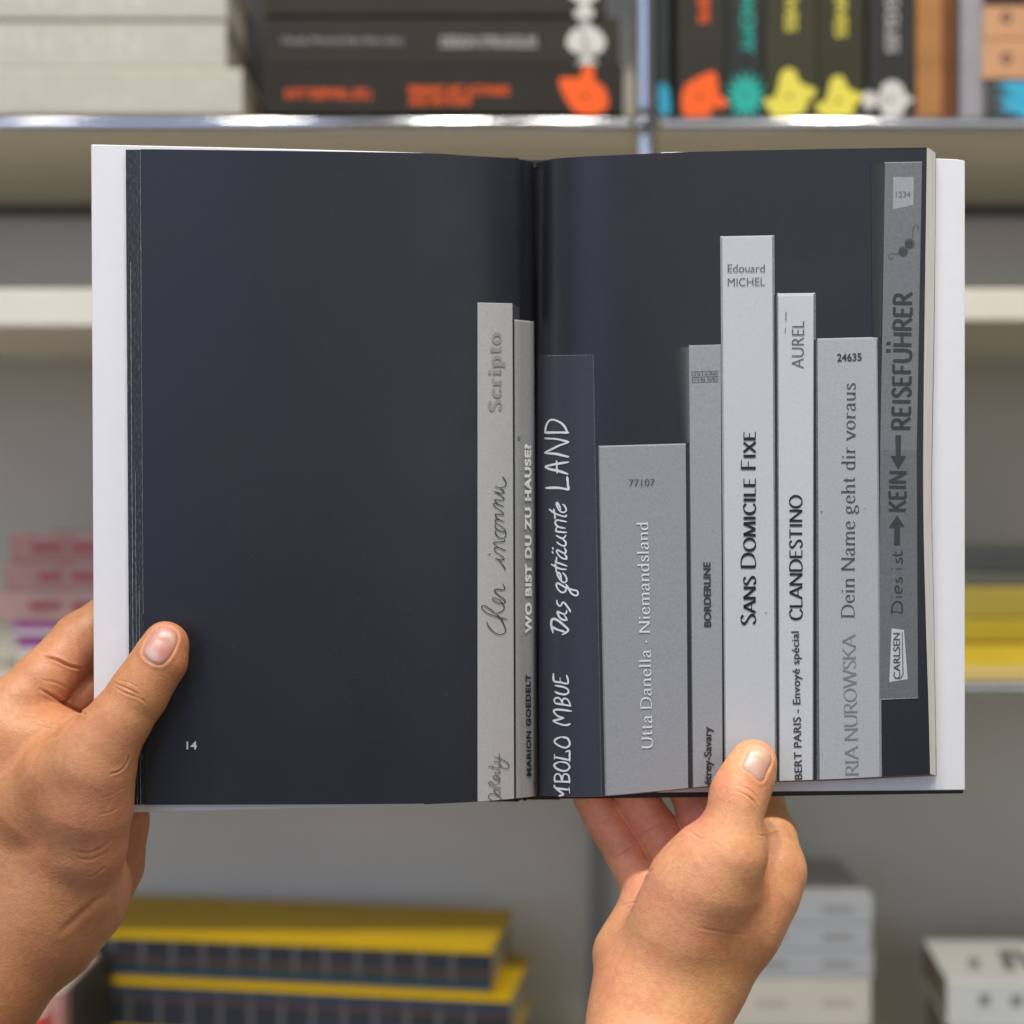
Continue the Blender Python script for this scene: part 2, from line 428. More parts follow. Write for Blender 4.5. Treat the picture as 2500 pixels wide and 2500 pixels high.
# --- dark brown series, lying
M_brown = mat('dark_brown_cover', (0.036, 0.030, 0.022), 0.6, 0, .2, noise=.10, nscale=40)
M_brown2 = mat('warm_black_cover', (0.028, 0.024, 0.018), 0.6, 0, .2, noise=.10, nscale=40)
I_or = ink('orange_ink', (0.95, 0.125, 0.012)); I_wh = ink('white_ink', (0.66, 0.64, 0.58)); I_gr = ink('grey_ink', (0.36, 0.34, 0.33))
I_te = ink('teal_ink', (0.02, 0.42, 0.34)); I_ye = ink('yellow_ink', (0.80, 0.69, 0.09)); I_bl = ink('blue_ink', (0.05, 0.42, 0.62))
g = 'dark brown books lying under the orange and white emblems'
d1 = book('dark brown lying book with orange lettering and an orange drop-shaped emblem', wx(650), wx(1522), ZT, wz(162), YF-.006, .18, M_brown2, g, soft=True)
d2 = book('dark brown lying book with white lettering and a round white emblem', wx(652), wx(1512), wz(160.5), wz(46), YF-.004, .18, M_brown, g, soft=True)
d3 = book('dark brown lying book topmost of its stack, spine cut by the picture edge', wx(648), wx(1478), wz(44.5), wz(-72), YF-.006, .18, M_brown, g, soft=True)
spine_text(d1, 'KATY DEEPWELL (ED.)', (697, 240), (906, 240), 24, YF-.0063, I_or, .012)
spine_text(d1, 'FEMINIST ART ACTIVISMS', (998, 232), (1243, 232), 22, YF-.0063, I_or, .02)
spine_text(d1, 'AND ARTIVISMS', (998, 256), (1150, 256), 20, YF-.0063, I_or, .02)
spine_text(d2, 'Claudia Mareis & Nina Paim (eds.)', (688, 106), (984, 106), 17, YF-.0043, I_gr, .004)
spine_text(d2, 'DESIGN STRUGGLES', (1076, 115), (1310, 115), 27, YF-.0043, ink('pale_grey_ink', (.52, .50, .46)), .008)
emblem(d1, [(1424,164),(1448,164),(1453,196),(1474,212),(1484,240),(1482,262),(1462,277),(1430,281),(1404,272),(1384,247),(1368,212),(1366,194),(1380,189),(1410,190),(1420,182)], YF-.0063, I_or, (1428, 235))
emblem(d2, [(1408,46),(1440,46),(1438,58),(1456,70),(1474,88),(1478,104),(1470,124),(1450,136),(1444,144),(1458,152),(1456,159.5),(1410,159.5),(1410,152),(1420,144),(1416,136),(1398,126),(1384,110),(1384,96),(1394,78),(1412,64),(1418,56)], YF-.0043, I_wh, (1428, 102))
emblem(d3, [(1386,-30),(1464,-30),(1462,-8),(1444,4),(1436,14),(1450,26),(1450,38),(1438,44),(1412,44),(1402,38),(1404,26),(1418,14),(1410,4),(1392,-8)], YF-.0063, I_wh)

# dark upright book filling the gap between the two stacks
book('black upright book set back in the dark gap beside the grey cloth stack', wx(560, YF+.09), wx(652, YF+.09), ZT, .55, YF+.09, .15, mat('black_cover', (.02, .019, .017), .6), standing=True, soft=True)

# --- upright series, upper right
I_rim = mat('grey_edge', (0.06, .062, .06), .6)
def upright(label, a, b, col, Y, sym=None, soft=True, group=None, z1=.545, depth=.17, nz=.08):
    m = mat('cover_%d_%d' % (a, b), tuple(q*.7 if max(col) < .1 else q for q in col), .58, 0, .25, noise=nz, nscale=40)
    return book(label, wx(a), wx(b), ZT, z1, Y, depth, m, group, standing=True, soft=soft)
g = 'dark upright books with coloured emblems'
e0 = upright('narrow dark grey upright book with a painted pale blue reflection beside the chrome post', 1606, 1641, (.055, .07, .07), YF+.012)
e1 = upright('dark brown upright book with an orange emblem at its foot', 1652, 1771, (.045, .038, .03), YF-.001, group=g)
e2 = upright('slim black upright book with a spiky teal emblem', 1774, 1866, (.035, .042, .04), YF+.002, group=g)
e3 = upright('olive upright book with a large yellow emblem, beside the spiky teal one', 1868, 1994, (.066, .062, .03), YF-.001, group=g)
e4 = upright('olive upright book with a yellow emblem, beside the white emblem', 1996, 2110, (.058, .054, .026), YF-.001, group=g)
e5 = upright('charcoal upright book with a white emblem beside the orange-brown spine', 2118, 2233, (.047, .045, .042), YF-.001, group=g)
e6 = upright('glossy orange-brown upright book beside the charcoal one', 2236, 2300, (.42, .19, .062), YF-.001, nz=.18)
e7 = upright('dark rust upright book behind the grey-lilac one', 2302, 2338, (.19, .065, .018), YF+.006, nz=.25)
e8 = upright('grey-lilac upright book beside the stack of tan boxes', 2346, 2398, (.34, .32, .34), YF+.001)
spine_text(e1, 'AND ARTIVISMS', (1706, -190), (1706, 56), 26, YF-.0013, I_or, .02)
spine_text(e2, 'AUTONOMY', (1810, -130), (1810, 130), 32, YF+.0017, I_te, .02)
spine_text(e3, 'ARCHIVES', (1918, -140), (1918, 76), 28, YF-.0013, I_ye, .02)
spine_text(e4, 'ARCHIVES', (2040, -130), (2040, 90), 28, YF-.0013, I_ye, .02)
spine_text(e5, 'STRUGGLES', (2164, -130), (2164, 128), 30, YF-.0013, ink('pale_ink', (.48, .46, .44)), .02)
emblem(e0, [(1607,210),(1622,204),(1634,222),(1638,260),(1632,280),(1618,280),(1608,262)], YF+.0117, I_bl)  # a reflection painted on as a pale blue shape
emblem(e1, [(1664,236),(1676,206),(1702,190),(1730,176),(1746,178),(1752,200),(1756,232),(1772,242),(1776,252),(1766,264),(1742,262),(1734,280),(1712,283),(1676,282),(1666,268)], YF-.0013, I_or, (1707, 236))
sp = []
for i in range(14):
    t = 2*pi*i/14
    for k, rr in ((0, 66), (0.5, 34)):
        tt = t + k*2*pi/14; sp.append((1821 + rr*.86*cos(tt), 233 + rr*sin(tt)))
emblem(e2, sp, YF+.0017, I_te, (1821, 233), smooth=False)
duck = [(1866,240),(1884,240),(1897,222),(1902,196),(1910,174),(1926,167),(1942,174),(1950,196),(1970,210),(1985,214),(1994,224),(1984,236),(1972,246),(1968,266),(1948,281),(1918,285),(1888,280),(1872,262)]
emblem(e3, duck, YF-.0013, I_ye, (1926, 235))
emblem(e4, [(2046 + (x-1926)*.92, 246 + (y-235)*.90) for x, y in duck], YF-.0013, I_ye, (2046, 246))
emblem(e5, [(2109,228),(2122,222),(2136,230),(2146,232),(2152,212),(2166,199),(2184,197),(2202,208),(2212,230),(2231,243),(2214,256),(2204,276),(2186,286),(2166,284),(2150,270),(2144,254),(2134,258),(2122,268),(2110,262),(2106,246)], YF-.0013, I_wh, (2175, 242))

# --- tan boxes at the far right
M_tan = mat('tan_card', (0.62, 0.33, 0.17), .6, 0, .3, noise=.06, nscale=50)
M_slate = mat('slate_cover', (.052, .058, .058), .5)
g = 'tan books stacked at the far right'
t0 = book('dark slate lying book with a bright blue mark under the tan books', wx(2400), wx(2740), ZT, wz(197), YF-.002, .16, M_slate, soft=True)
t1 = book('tan lying book resting on the dark slate one', wx(2396), wx(2740), wz(196), wz(99), YF-.003, .16, M_tan, g, soft=True)
t2 = book('tan lying book under the maroon one, second tan from below', wx(2398), wx(2740), wz(98), wz(17), YF-.003, .16, M_tan, g, soft=True)
t3 = book('maroon lying book topmost of the far right stack', wx(2398), wx(2740), wz(16), wz(-60), YF-.003, .16, mat('maroon_cover', (.045, .012, .008), .5), soft=True)
emblem(t0, [(2432,206),(2470,198),(2560,198),(2560,284),(2500,284),(2470,274),(2438,268),(2462,252),(2434,240),(2466,226)], YF-.0023, I_bl, smooth=False)
I_tn = ink('brown_ink', (.16, .09, .06))
for rt, yy in ((t1, 142), (t2, 42)):
    V = []; F = []
    for k in range(8):
        tt = 2*pi*k/8; V.append((2457 + 15*cos(tt), yy + 15*sin(tt)))
    for k in range(8):
        tt = 2*pi*k/8; V.append((2457 + 6*cos(tt), yy + 6*sin(tt)))
    F = [(k, (k+1) % 8, 8+(k+1) % 8, 8+k) for k in range(8)]; V = np.array(V)
    put(rt, 'emblem', Pn(V[:, 0], V[:, 1], YF-.0033), F, I_tn)

# --- pink stack on the lower shelf, left
M_pk = [mat('pink_cover_a', (.23, .115, .11), .6, noise=.16, nscale=30), mat('pink_cover_b', (.25, .135, .135), .6, noise=.16, nscale=30), mat('pink_cover_c', (.32, .20, .185), .6, noise=.14, nscale=30)]
I_pk = ink('rose_ink', (.22, .06, .07)); I_pu = mat('purple_cover', (.22, .02, .19), .5); I_lil = ink('lilac_ink', (.28, .22, .25))
g = 'pink books stacked on the lower shelf'
YP = .63
def lz(py): return wz(py, YP)
zb = zl + .0005
levels = [1606, 1560, 1517, 1442, 1372, 1300]
lab = ['white book with a purple cover edge at the bottom of the pink stack',
       'white book with a purple cover edge directly under the pink books',
       'palest pink book, lowest of the three pink ones behind the index finger',
       'pink book in the middle of the pink stack', 'dusky pink book topmost of the pink stack']
M_wht = mat('white_page_edges', (.46, .43, .43), .8)
for i, l in enumerate(lab):
    z0 = lz(levels[i]) if i else zb
    z1 = lz(levels[i+1]) - .0005
    off = (42, 32, -30, 12, 26)[i]
    xa = P(off, 0, YP)[0]
    if i < 2:
        r = book(l, xa, xa + .19, z0, z1, YP, .12, I_pu, g, pages=M_wht)
        # a folded cover: white page edges to the front under the purple top board
        V = [(xa+.0005, YP-.0003, z0+.0026), (xa+.19, YP-.0003, z0+.0026), (xa+.19, YP-.0003, z1-.0056), (xa+.0005, YP-.0003, z1-.0056)]
        put(r, 'page_edge', V, [(0, 1, 2, 3)], M_wht)
    else:
        r = book(l, xa, xa + .19, z0, z1, YP, .12, M_pk[4-i], g, soft=True)
        for (a, b_) in ((60 + 25*i % 40, 150), (175, 330)):
            zc = (levels[i] + levels[i+1])/2
            V = np.array([(a, zc-10), (b_, zc-12), (b_, zc+10), (a, zc+12)], float)
            put(r, 'lettering_bar', Pn(V[:, 0], V[:, 1], YP-.0004), [(0, 1, 2, 3)], I_pk)
            V = np.array([(a+8, zc-30), (b_-20, zc-30), (b_-20, zc-22), (a+8, zc-22)], float)
            put(r, 'lettering_bar', Pn(V[:, 0], V[:, 1], YP-.0004), [(0, 1, 2, 3)], I_lil)

# --- yellow stack on the lower shelf, right
g = 'yellow books stacked on the lower shelf'
cols = [((.66, .47, .02), 'bright yellow book at the bottom of the right-hand lower stack'), ((.48, .35, .012), 'deep yellow book second from the bottom of the right-hand stack'),
        ((.42, .31, .045), 'ochre yellow book under the grey-green one'), ((.11, .115, .09), 'grey-green book near the top of the yellow stack'), ((.06, .065, .06), 'charcoal book topmost of the yellow stack')]
lv = [1640, 1568, 1510, 1432, 1398, 1340]
YS = .575
for i, (c, l) in enumerate(cols):
    z0 = wz(lv[i], YS) if i else zb; z1 = wz(lv[i+1], YS) - .0005
    r = book(l, wx(2200 + 13*(i % 3), YS), wx(2830, YS), z0, z1, YS + (.002, 0, .004, .006, .012)[i], .17, mat('shelf_yellow_%d' % i, c, .5, noise=.08, nscale=25), g, soft=(i > 2))
    if i == 0:
        zz = np.array([z0 + .0026, z0 + .0085])
        V = [(wx(2215, YS), YS+.0016, zz[0]), (wx(2820, YS), YS+.0016, zz[0]), (wx(2820, YS), YS+.0016, zz[1]), (wx(2215, YS), YS+.0016, zz[1])]
        put(r, 'page_edge', V, [(0, 1, 2, 3)], mat('straw_paper', (.58, .45, .19), .8))

# --- yellow and black grid books on the bottom shelf, left
M_yel = mat('yellow_cover', (.60, .385, .006), .45, 0, .15, noise=.05, nscale=20)
M_ink = mat('navy_spine', (.022, .026, .035), .5, noise=.15, nscale=30)
g = 'yellow books with dark grid spines stacked on the bottom shelf'
gl = ink('grid_grey', (.11, .11, .115)); gr_ = ink('grid_rust', (.14, .065, .045)); gg = ink('grid_green', (.045, .07, .045)); gb = ink('grid_blue', (.02, .05, .10))
YG = .685; rg = radians(-8.5)
hw = .199
def gridbook(label, z0, z1, xc, yc, ytop, lines):
    root = empty('book', label, 'book', (xc, yc, z0), g, rg)
    h = z1 - z0; d = .114; w = hw
    c = MB()
    c.box(-w, w, 0, d, h - .0028, h); c.box(-w, w, 0, d, 0, .0028)
    c.build('cover', M_yel, root, bevel=.0009)
    # the yellow wraps a little way down the spine
    MB().box(-w + .0002, w - .0002, -.0006, .002, h - .0055 if ytop else h - .004, h - .0005).build('cover_fold', M_yel, root, bevel=.0006)
    MB().box(-w + .0004, w - .0004, .0002, .0022, .0029, h - .0029).build('spine', M_ink, root)
    MB().box(-w + .003, w - .003, .0023, d - .003, .0029, h - .0029).build('page_block', mat('grey_page_edges', (.36, .33, .27), .8, noise=.1, nscale=800, stretch=(1, 1, 20)), root)
    n = 15
    for k in range(n):
        x = -w + .012 + k*(2*w - .02)/n
        MB().box(x, x + .0038, -.0002, .0001, .0032, h - (.0058 if ytop else .0043)).build('grid_line', gl, root)
    for (za, zb_, mm, nm) in lines:
        MB().box(-w + .0006, w - .0006, -.0004, .0, za, zb_).build(nm, mm, root)
    return root
x_c = P(770, 0, YG)[0]
ztop = P(0, 2292, YG - .01)[2]
H1, H2, H3 = .0375, .0400, .0255
gridbook('yellow book with a dark grid spine topmost of the bottom left stack', ztop - H1, ztop, x_c - .056, YG - .004, True,
         [(.0155, .0175, gr_, 'stripe'), (.0095, .012, gg, 'stripe'), (.0032, .008, gb, 'stripe')])
gridbook('second yellow book from the top of the bottom left grid stack, jutting out right', ztop - H1 - H2 - .0004, ztop - H1 - .0004, x_c - .0416, YG - .008, False,
         [(.0290, .0335, gb, 'stripe'), (.0250, .0270, gr_, 'stripe')])
gridbook('yellow book with a dark grid spine at the bottom of the bottom left stack', ztop - H1 - H2 - H3 - .0008, ztop - H1 - H2 - .0008, x_c - .048, YG - .004, False,
         [(.016, .019, gg, 'stripe')])
zz = ztop - H1 - H2 - H3 - .0012
k = 0
if zz - ZBOT > .002:
    gridbook('yellow book with a dark grid spine resting on the bottom shelf', ZBOT + .0002, zz, x_c - .01, YG - .002, False, [])

# --- small pink book behind the left wrist
book('small salmon pink book at the bottom left corner behind the left wrist', wx(96, .58), wx(152, .58), ZBOT + .0003, wz(2424, .58), .58, .10, mat('salmon_cover', (.50, .25, .22), .5, noise=.1, nscale=40), standing=True, soft=True)
book('red book at the bottom left corner behind the left wrist', wx(30, .57), wx(112, .57), ZBOT + .0003, wz(2474, .57), .562, .016, mat('red_cover', (.70, .06, .03), .5), standing=True, soft=True)
book('black block added for the dark gap between the salmon pink book and the grid stack', wx(154, .60), wx(196, .60), ZBOT + .0003, wz(2412, .60), .60, .10, mat('black_cover', (.02, .019, .017), .6), standing=True, soft=True, pages=M_dark)  # added black block that keeps this gap dark

# --- white and grey stack, bottom right behind the right wrist
M_wg = mat('cool_white_cover', (.42, .44, .47), .55, noise=.03, nscale=30); M_ww = mat('warm_white_cover', (.60, .56, .49), .55, noise=.03, nscale=30)
M_gn = mat('green_cover', (.03, .16, .08), .5)
g = 'white and grey books stacked behind the right wrist'
YW = .64
lw = [2512, 2388, 2320, 2254, 2187]
labw = ['warm white book under the grey ones behind the right wrist', 'grey-white book lowest of the three behind the right wrist', 'grey-white book in the middle of the stack behind the right wrist', 'grey-white book topmost of the stack behind the right wrist']
I_sh = ink('soft_grey_ink', (.25, .25, .26)); I_sh2 = ink('soft_tan_ink', (.42, .37, .31))
for i in range(4):
    z0 = wz(lw[i], YW); z1 = wz(lw[i+1], YW) - .0005
    r = book(labw[i], wx(1640, YW), wx(2132 - (6, 0, 4, 0)[i], YW), z0, z1, YW, .13, M_ww if i == 0 else M_wg, g, soft=True)
    cy = (lw[i] + lw[i+1])/2
    for a, b_ in ((1850, 1925), (2010, 2085)):
        V = []; F = []
        for kx in range(5):
            xx = a + (b_-a)*kx/5; n = len(V)
            V += [(xx, cy-8), (xx+(b_-a)*.13, cy-8), (xx+(b_-a)*.13, cy+8), (xx, cy+8)]; F.append((n, n+1, n+2, n+3))
        V = np.array(V, float)
        put(r, 'lettering', Pn(V[:, 0], V[:, 1], YW-.0004), F, I_sh if i else I_sh2)
book('green book under the white and grey stack behind the right wrist', wx(1640, YW), wx(2140, YW), wz(2640, YW), wz(2513, YW), YW-.003, .13, M_gn, soft=True)
zz = wz(2642, YW)
if zz - ZBOT > .003:
    book('brown book resting on the bottom shelf under the green one', wx(1640, YW), wx(2130, YW), ZBOT + .0002, zz, YW, .13, mat('brown_cover', (.12, .075, .05), .5), soft=True)

# --- white books, bottom right corner, turned
YC = .60
rw = radians(-6)
def turned(label, z0, z1, m, xo, top):
    root = empty('book', label, 'book', (.3215 + xo, YC, z0), 'white books stacked in the bottom right corner', rw)
    w, d, h = .21, .118, z1 - z0
    MB().box(0, w, 0, d, 0, .0008).box(0, w, 0, d, h-.0008, h).box(0, w, -.0004, .0006, .0004, h-.0004).build('cover', m, root, bevel=.0005)
    MB().box(.001, w-.001, .0007, d-.001, .0009, h-.0009).build('page_block', mat('brown_page_edges', (.22, .18, .14), .85, noise=.12, nscale=700, stretch=(1, 1, 20)), root)
    if top:
        mk = ink('charcoal_ink', (.13, .13, .135)); mk2 = ink('soft_grey_ink', (.25, .25, .26))
        for (a, b_, y0, y1, sk, mm_) in ((.022, .030, .03, .06, .004, mk2), (.048, .056, .03, .085, .006, mk), (.066, .074, .03, .085, -.004, mk), (.080, .092, .03, .085, .008, mk), (.10, .11, .03, .085, .0, mk)):
            n = mesh_obj('lettering', [(a, y0, h+.0003), (b_, y0, h+.0003), (b_+sk, y1, h+.0003), (a+sk, y1, h+.0003)], [(0, 1, 2, 3)], mm_, root)
        for (a, b_) in ((.023, .031), (.046, .054), (.058, .066), (.070, .078)):
            mesh_obj('lettering', [(a, -.0008, h-.018), (b_, -.0008, h-.018), (b_, -.0008, h-.009), (a, -.0008, h-.009)], [(0, 1, 2, 3)], mk2, root)
    return root
zc = wz(2393, YC)
M_brw = mat('bright_white_cover', (.60, .61, .58), .55, noise=.03, nscale=30)
turned('white book with bold black letters on its cover in the bottom right corner', zc - .034, zc, M_brw, 0, True)
turned('plain white book at the foot of the bottom right corner stack', ZBOT + .0002, zc - .0346, M_brw, .003, False)

# ================================================================== THE OPEN BOOK
obook = empty('open_book', 'open hardback with black pages showing a grey photograph of book spines, held by both hands', 'open book', (0, .02, 0))
def ob(name, V, F, m, parent=None, smooth=True):
    o = mesh_obj(name, V, F, m, parent or obook, smooth)
    if parent is None:
        from mathutils import Matrix
        o.matrix_parent_inverse = Matrix.Translation((0, .02, 0)).inverted()
    return o
def grid_faces(nu, nv):
    return [(i*(nv+1)+j, (i+1)*(nv+1)+j, (i+1)*(nv+1)+j+1, i*(nv+1)+j+1) for i in range(nu) for j in range(nv)]

# page outlines (read off the photograph) and the depth of the paper across the spread
topL = spl([300, 340, 700, 1040, 1150, 1262, 1306], [364, 364, 368.5, 374, 381, 388, 398])
botL = spl([300, 340, 700, 1040, 1165, 1262, 1314], [1965, 1965, 1964, 1962, 1957, 1949, 1943])
topR = spl([1300, 1312, 1360, 1420, 1500, 1700, 2000, 2263, 2300], [400, 396, 387, 382.5, 379, 370.5, 364, 360, 359])
botR = spl([1300, 1318, 1400, 1480, 1600, 1740, 1880, 2060, 2271, 2300], [1940, 1941, 1945, 1942.5, 1932, 1918.5, 1908, 1901, 1890, 1889])
gutX = spl([390, 800, 1200, 1600, 1945], [1302, 1305, 1307, 1310, 1313])
edgR = spl([355, 800, 1200, 1500, 1700, 1895], [2263, 2257, 2254, 2260, 2266, 2271])
edgL = spl([360, 700, 1965], [344, 346, 354])
YLf = spl([300, 600, 900, 1060, 1180, 1255, 1280, 1298, 1306, 1314, 1322], [.0005, .0010, .0028, .0052, .0092, .0140, .0168, .0192, .0220, .0300, .0360])
YRf = spl([1290, 1304, 1322, 1345, 1390, 1450, 1540, 1700, 2000, 2300], [.0360, .0310, .0182, .0120, .0075, .0046, .0030, .0022, .0028, .0046])

def wave(px, py):
    px = np.asarray(px, float); py = np.asarray(py, float)
    return .00028*np.sin(px/170.0 + py/410.0) + .00022*np.sin(py/260.0 - px/330.0 + 1.3) + .00010*np.sin(px/70.0 + 2.1*np.sin(py/300.0))
def page_grid(side, nu=150, nv=40, dY=0.0, inset=0.0):
    V = []
    us = np.linspace(0, 1, nu + 1)
    us = us if side == 'L' else us
    us = (1 - (1-us)**2.0) if side == 'L' else us**2.0
    for u in us:
        for v in np.linspace(0, 1, nv + 1):
            py = 380 + v*1560; px = 0
            for _ in range(3):
                if side == 'L': px = edgL(py) + (gutX(py) - edgL(py))*u; py = topL(px) + (botL(px) - topL(px))*v
                else: px = gutX(py) + (edgR(py) - gutX(py))*u; py = topR(px) + (botR(px) - topR(px))*v
            Y = (YLf(px) if side == 'L' else YRf(px)) + wave(px, py)
            V.append(P(px, py, float(Y) + dY))
    return V, grid_faces(nu, nv)

def page_mat(name, c1, c2, scale):
    m = bpy.data.materials.new(name); m.use_nodes = True; nt = m.node_tree; b = nt.nodes['Principled BSDF']
    t = nt.nodes.new('ShaderNodeTexCoord'); n = nt.nodes.new('ShaderNodeTexNoise'); n.inputs['Scale'].default_value = scale; n.inputs['Detail'].default_value = 5
    r = nt.nodes.new('ShaderNodeValToRGB'); r.color_ramp.elements[0].color = (*c1, 1); r.color_ramp.elements[1].color = (*c2, 1)
    r.color_ramp.elements[0].position = .35; r.color_ramp.elements[1].position = .65
    nt.links.new(t.outputs['Object'], n.inputs['Vector']); nt.links.new(n.outputs['Fac'], r.inputs[0]); nt.links.new(r.outputs[0], b.inputs['Base Color'])
    dn = nt.nodes.new('ShaderNodeTexNoise'); dn.inputs['Scale'].default_value = 620; dn.inputs['Detail'].default_value = 2
    dr = nt.nodes.new('ShaderNodeValToRGB'); dr.color_ramp.elements[0].position = .70; dr.color_ramp.elements[1].position = .80
    dr.color_ramp.elements[0].color = (0, 0, 0, 1); dr.color_ramp.elements[1].color = (.16, .16, .16, 1)
    dm = nt.nodes.new('ShaderNodeMix'); dm.data_type = 'RGBA'; dm.inputs[7].default_value = (.09, .09, .095, 1)
    nt.links.new(t.outputs['Object'], dn.inputs['Vector']); nt.links.new(dn.outputs['Fac'], dr.inputs[0]); nt.links.new(dr.outputs[0], dm.inputs[0])
    nt.links.new(r.outputs[0], dm.inputs[6]); nt.links.new(dm.outputs[2], b.inputs['Base Color'])
    n2 = nt.nodes.new('ShaderNodeTexNoise'); n2.inputs['Scale'].default_value = 1500; n2.inputs['Detail'].default_value = 2
    nt.links.new(t.outputs['Object'], n2.inputs['Vector'])
    bp = nt.nodes.new('ShaderNodeBump'); bp.inputs['Strength'].default_value = .25; bp.inputs['Distance'].default_value = .0001
    nt.links.new(n2.outputs['Fac'], bp.inputs['Height']); nt.links.new(bp.outputs[0], b.inputs['Normal'])
    n3 = nt.nodes.new('ShaderNodeTexNoise'); n3.inputs['Scale'].default_value = 26; n3.inputs['Detail'].default_value = 5; n3.inputs['Roughness'].default_value = .6
    nt.links.new(t.outputs['Object'], n3.inputs['Vector'])
    m3 = nt.nodes.new('ShaderNodeMapRange'); m3.inputs[1].default_value = .3; m3.inputs[2].default_value = .7; m3.inputs[3].default_value = .36; m3.inputs[4].default_value = .48
    nt.links.new(n3.outputs['Fac'], m3.inputs[0]); nt.links.new(m3.outputs[0], b.inputs['Roughness'])
    b.inputs['Specular IOR Level'].default_value = .46
    return m
M_page = page_mat('black_printed_paper', (.0094, .0105, .0162), (.0110, .0122, .0184), 700)

V, F = page_grid('L'); pageL = ob('page', V, F, M_page)
V, F = page_grid('R'); pageR = ob('page', [v for v in V], [tuple(reversed(f)) for f in F], M_page)
pageL['label'] = 'almost empty black left page numbered 14'; pageR['label'] = 'black right page printed with tall grey book spines'
def on(px, py, off=.00012):
    px = np.asarray(px, float); py = np.asarray(py, float)
    mid = gutX(py)
    Y = np.where(px < mid, YLf(px), YRf(px)) + wave(px, py) - off
    return Pn(px, py, Y)

# --- worn edges of the black sheets below the left page, stepped like stairs
def edge_mat():
    m = bpy.data.materials.new('worn_black_edges'); m.use_nodes = True; nt = m.node_tree; b = nt.nodes['Principled BSDF']
    t = nt.nodes.new('ShaderNodeTexCoord'); mp = nt.nodes.new('ShaderNodeMapping'); mp.inputs['Scale'].default_value = (2600, 1, 420)
    n = nt.nodes.new('ShaderNodeTexNoise'); n.inputs['Scale'].default_value = 1.0; n.inputs['Detail'].default_value = 4; n.inputs['Roughness'].default_value = .7
    r = nt.nodes.new('ShaderNodeValToRGB'); r.color_ramp.elements[0].position = .50; r.color_ramp.elements[1].position = .78
    r.color_ramp.elements[0].color = (.014, .018, .022, 1); r.color_ramp.elements[1].color = (.12, .145, .155, 1)
    nt.links.new(t.outputs['Object'], mp.inputs[0]); nt.links.new(mp.outputs[0], n.inputs['Vector']); nt.links.new(n.outputs['Fac'], r.inputs[0]); nt.links.new(r.outputs[0], b.inputs['Base Color'])
    b.inputs['Roughness'].default_value = .6
    return m
M_edge = edge_mat()
def strip(a, b, Ya, Yb, nv=60, top=365.2, bot=1964.5, wob=0.0):
    V = []
    for k in range(nv + 1):
        py = top + (bot - top)*k/nv
        sh_ = edgL(py) - 345
        w = wob*(random.random() - .5)
        V.append(P(a + sh_ + w, py, Ya)); V.append(P(b + sh_ + w, py, Yb))
    return V, [(2*k, 2*k+1, 2*k+3, 2*k+2) for k in range(nv)]
steps = [(308.5, 317, .0050, .0046), (317, 325, .0040, .0037), (325, 334, .0030, .0028), (334, 346, .0018, .0016)]
V = []; F = []
for i, (a, b_, ya, yb) in enumerate(steps):
    v, f = strip(a - .5, b_, ya, yb, wob=.5); n = len(V); V += v; F += [tuple(n+q for q in g_) for g_ in f]
    v, f = strip(a, a + .3, ya + .0009, ya, wob=.3); n = len(V); V += v; F += [tuple(n+q for q in g_) for g_ in f]
ob('page_edges', V, F, M_edge, smooth=False)
M_wear = mat('worn_paper_line', (.20, .23, .24), .8, noise=.65, nscale=1.0, stretch=(3000, 1, 500))
V = []; F = []
for (a, w_, ya, t_, b_) in ((317.4, 1.5, .0038, 640, 1964), (326, 1.0, .0028, 1150, 1964), (333.6, 1.1, .0016, 1430, 1964), (343, .9, .0010, 372, 1500)):
    v, f = strip(a, a + w_, ya - .0002, ya - .0002, top=t_, bot=b_, wob=.7); n = len(V); V += v; F += [tuple(n+q for q in g_) for g_ in f]
ob('worn_edge_lines', V, F, M_wear, smooth=False)

# --- the page block under the right page, its fore-edge fanned out
M_fore = mat('cream_fore_edge', (.80, .76, .69), .75, 0, .2, noise=.20, nscale=1.0, stretch=(6000, 6000, 6))
backX = spl([355, 800, 1200, 1500, 1895], [2284, 2280, 2274, 2279, 2285.5])
V = []
nv = 60; nl = 10
for j in range(nv + 1):
    v = j/nv
    for l in range(nl + 1):
        t = l/nl
        py0 = 360 + v*(1889.5 - 360); py1 = 373 + v*(1893 - 373)
        py = py0 + (py1 - py0)*t
        px = edgR(py0) + (backX(py1) - edgR(py0))*(t**.8)
        V.append(P(px + .25*sin(9*v + 2*l), py, float(YRf(edgR(py0))) + .0002 + .0075*t))
ob('fore_edge', V, grid_faces(nv, nl), M_fore)
# bottom and top of that block
M_blockb = mat('block_bottom', (.30, .20, .19), .8, noise=.3, nscale=1.0, stretch=(700, 6000, 700))
V = []
for px in np.linspace(1318, 2271, 70):
    y0 = float(botR(px)); Y0 = float(YRf(px)) + .0003
    f = (px - 1318)/(2271 - 1318)
    V.append(P(px, y0 - .4, Y0)); V.append(P(px + 14*f, y0 + 3.2*f + .6, Y0 + .0066))
ob('block_bottom', V, [(2*k, 2*k+1, 2*k+3, 2*k+2) for k in range(69)], M_blockb, smooth=False)
V = []
for px in np.linspace(1322, 2263, 60):
    y0 = float(topR(px)); Y0 = float(YRf(px)) + .0003; f = (px - 1318)/(2263 - 1318)
    V.append(P(px, y0 + .6, Y0)); V.append(P(px + 20*f, y0 + 13*f + 1.5, Y0 + .0074))
ob('block_top', V, [(2*k, 2*k+1, 2*k+3, 2*k+2) for k in range(59)], M_fore, smooth=False)
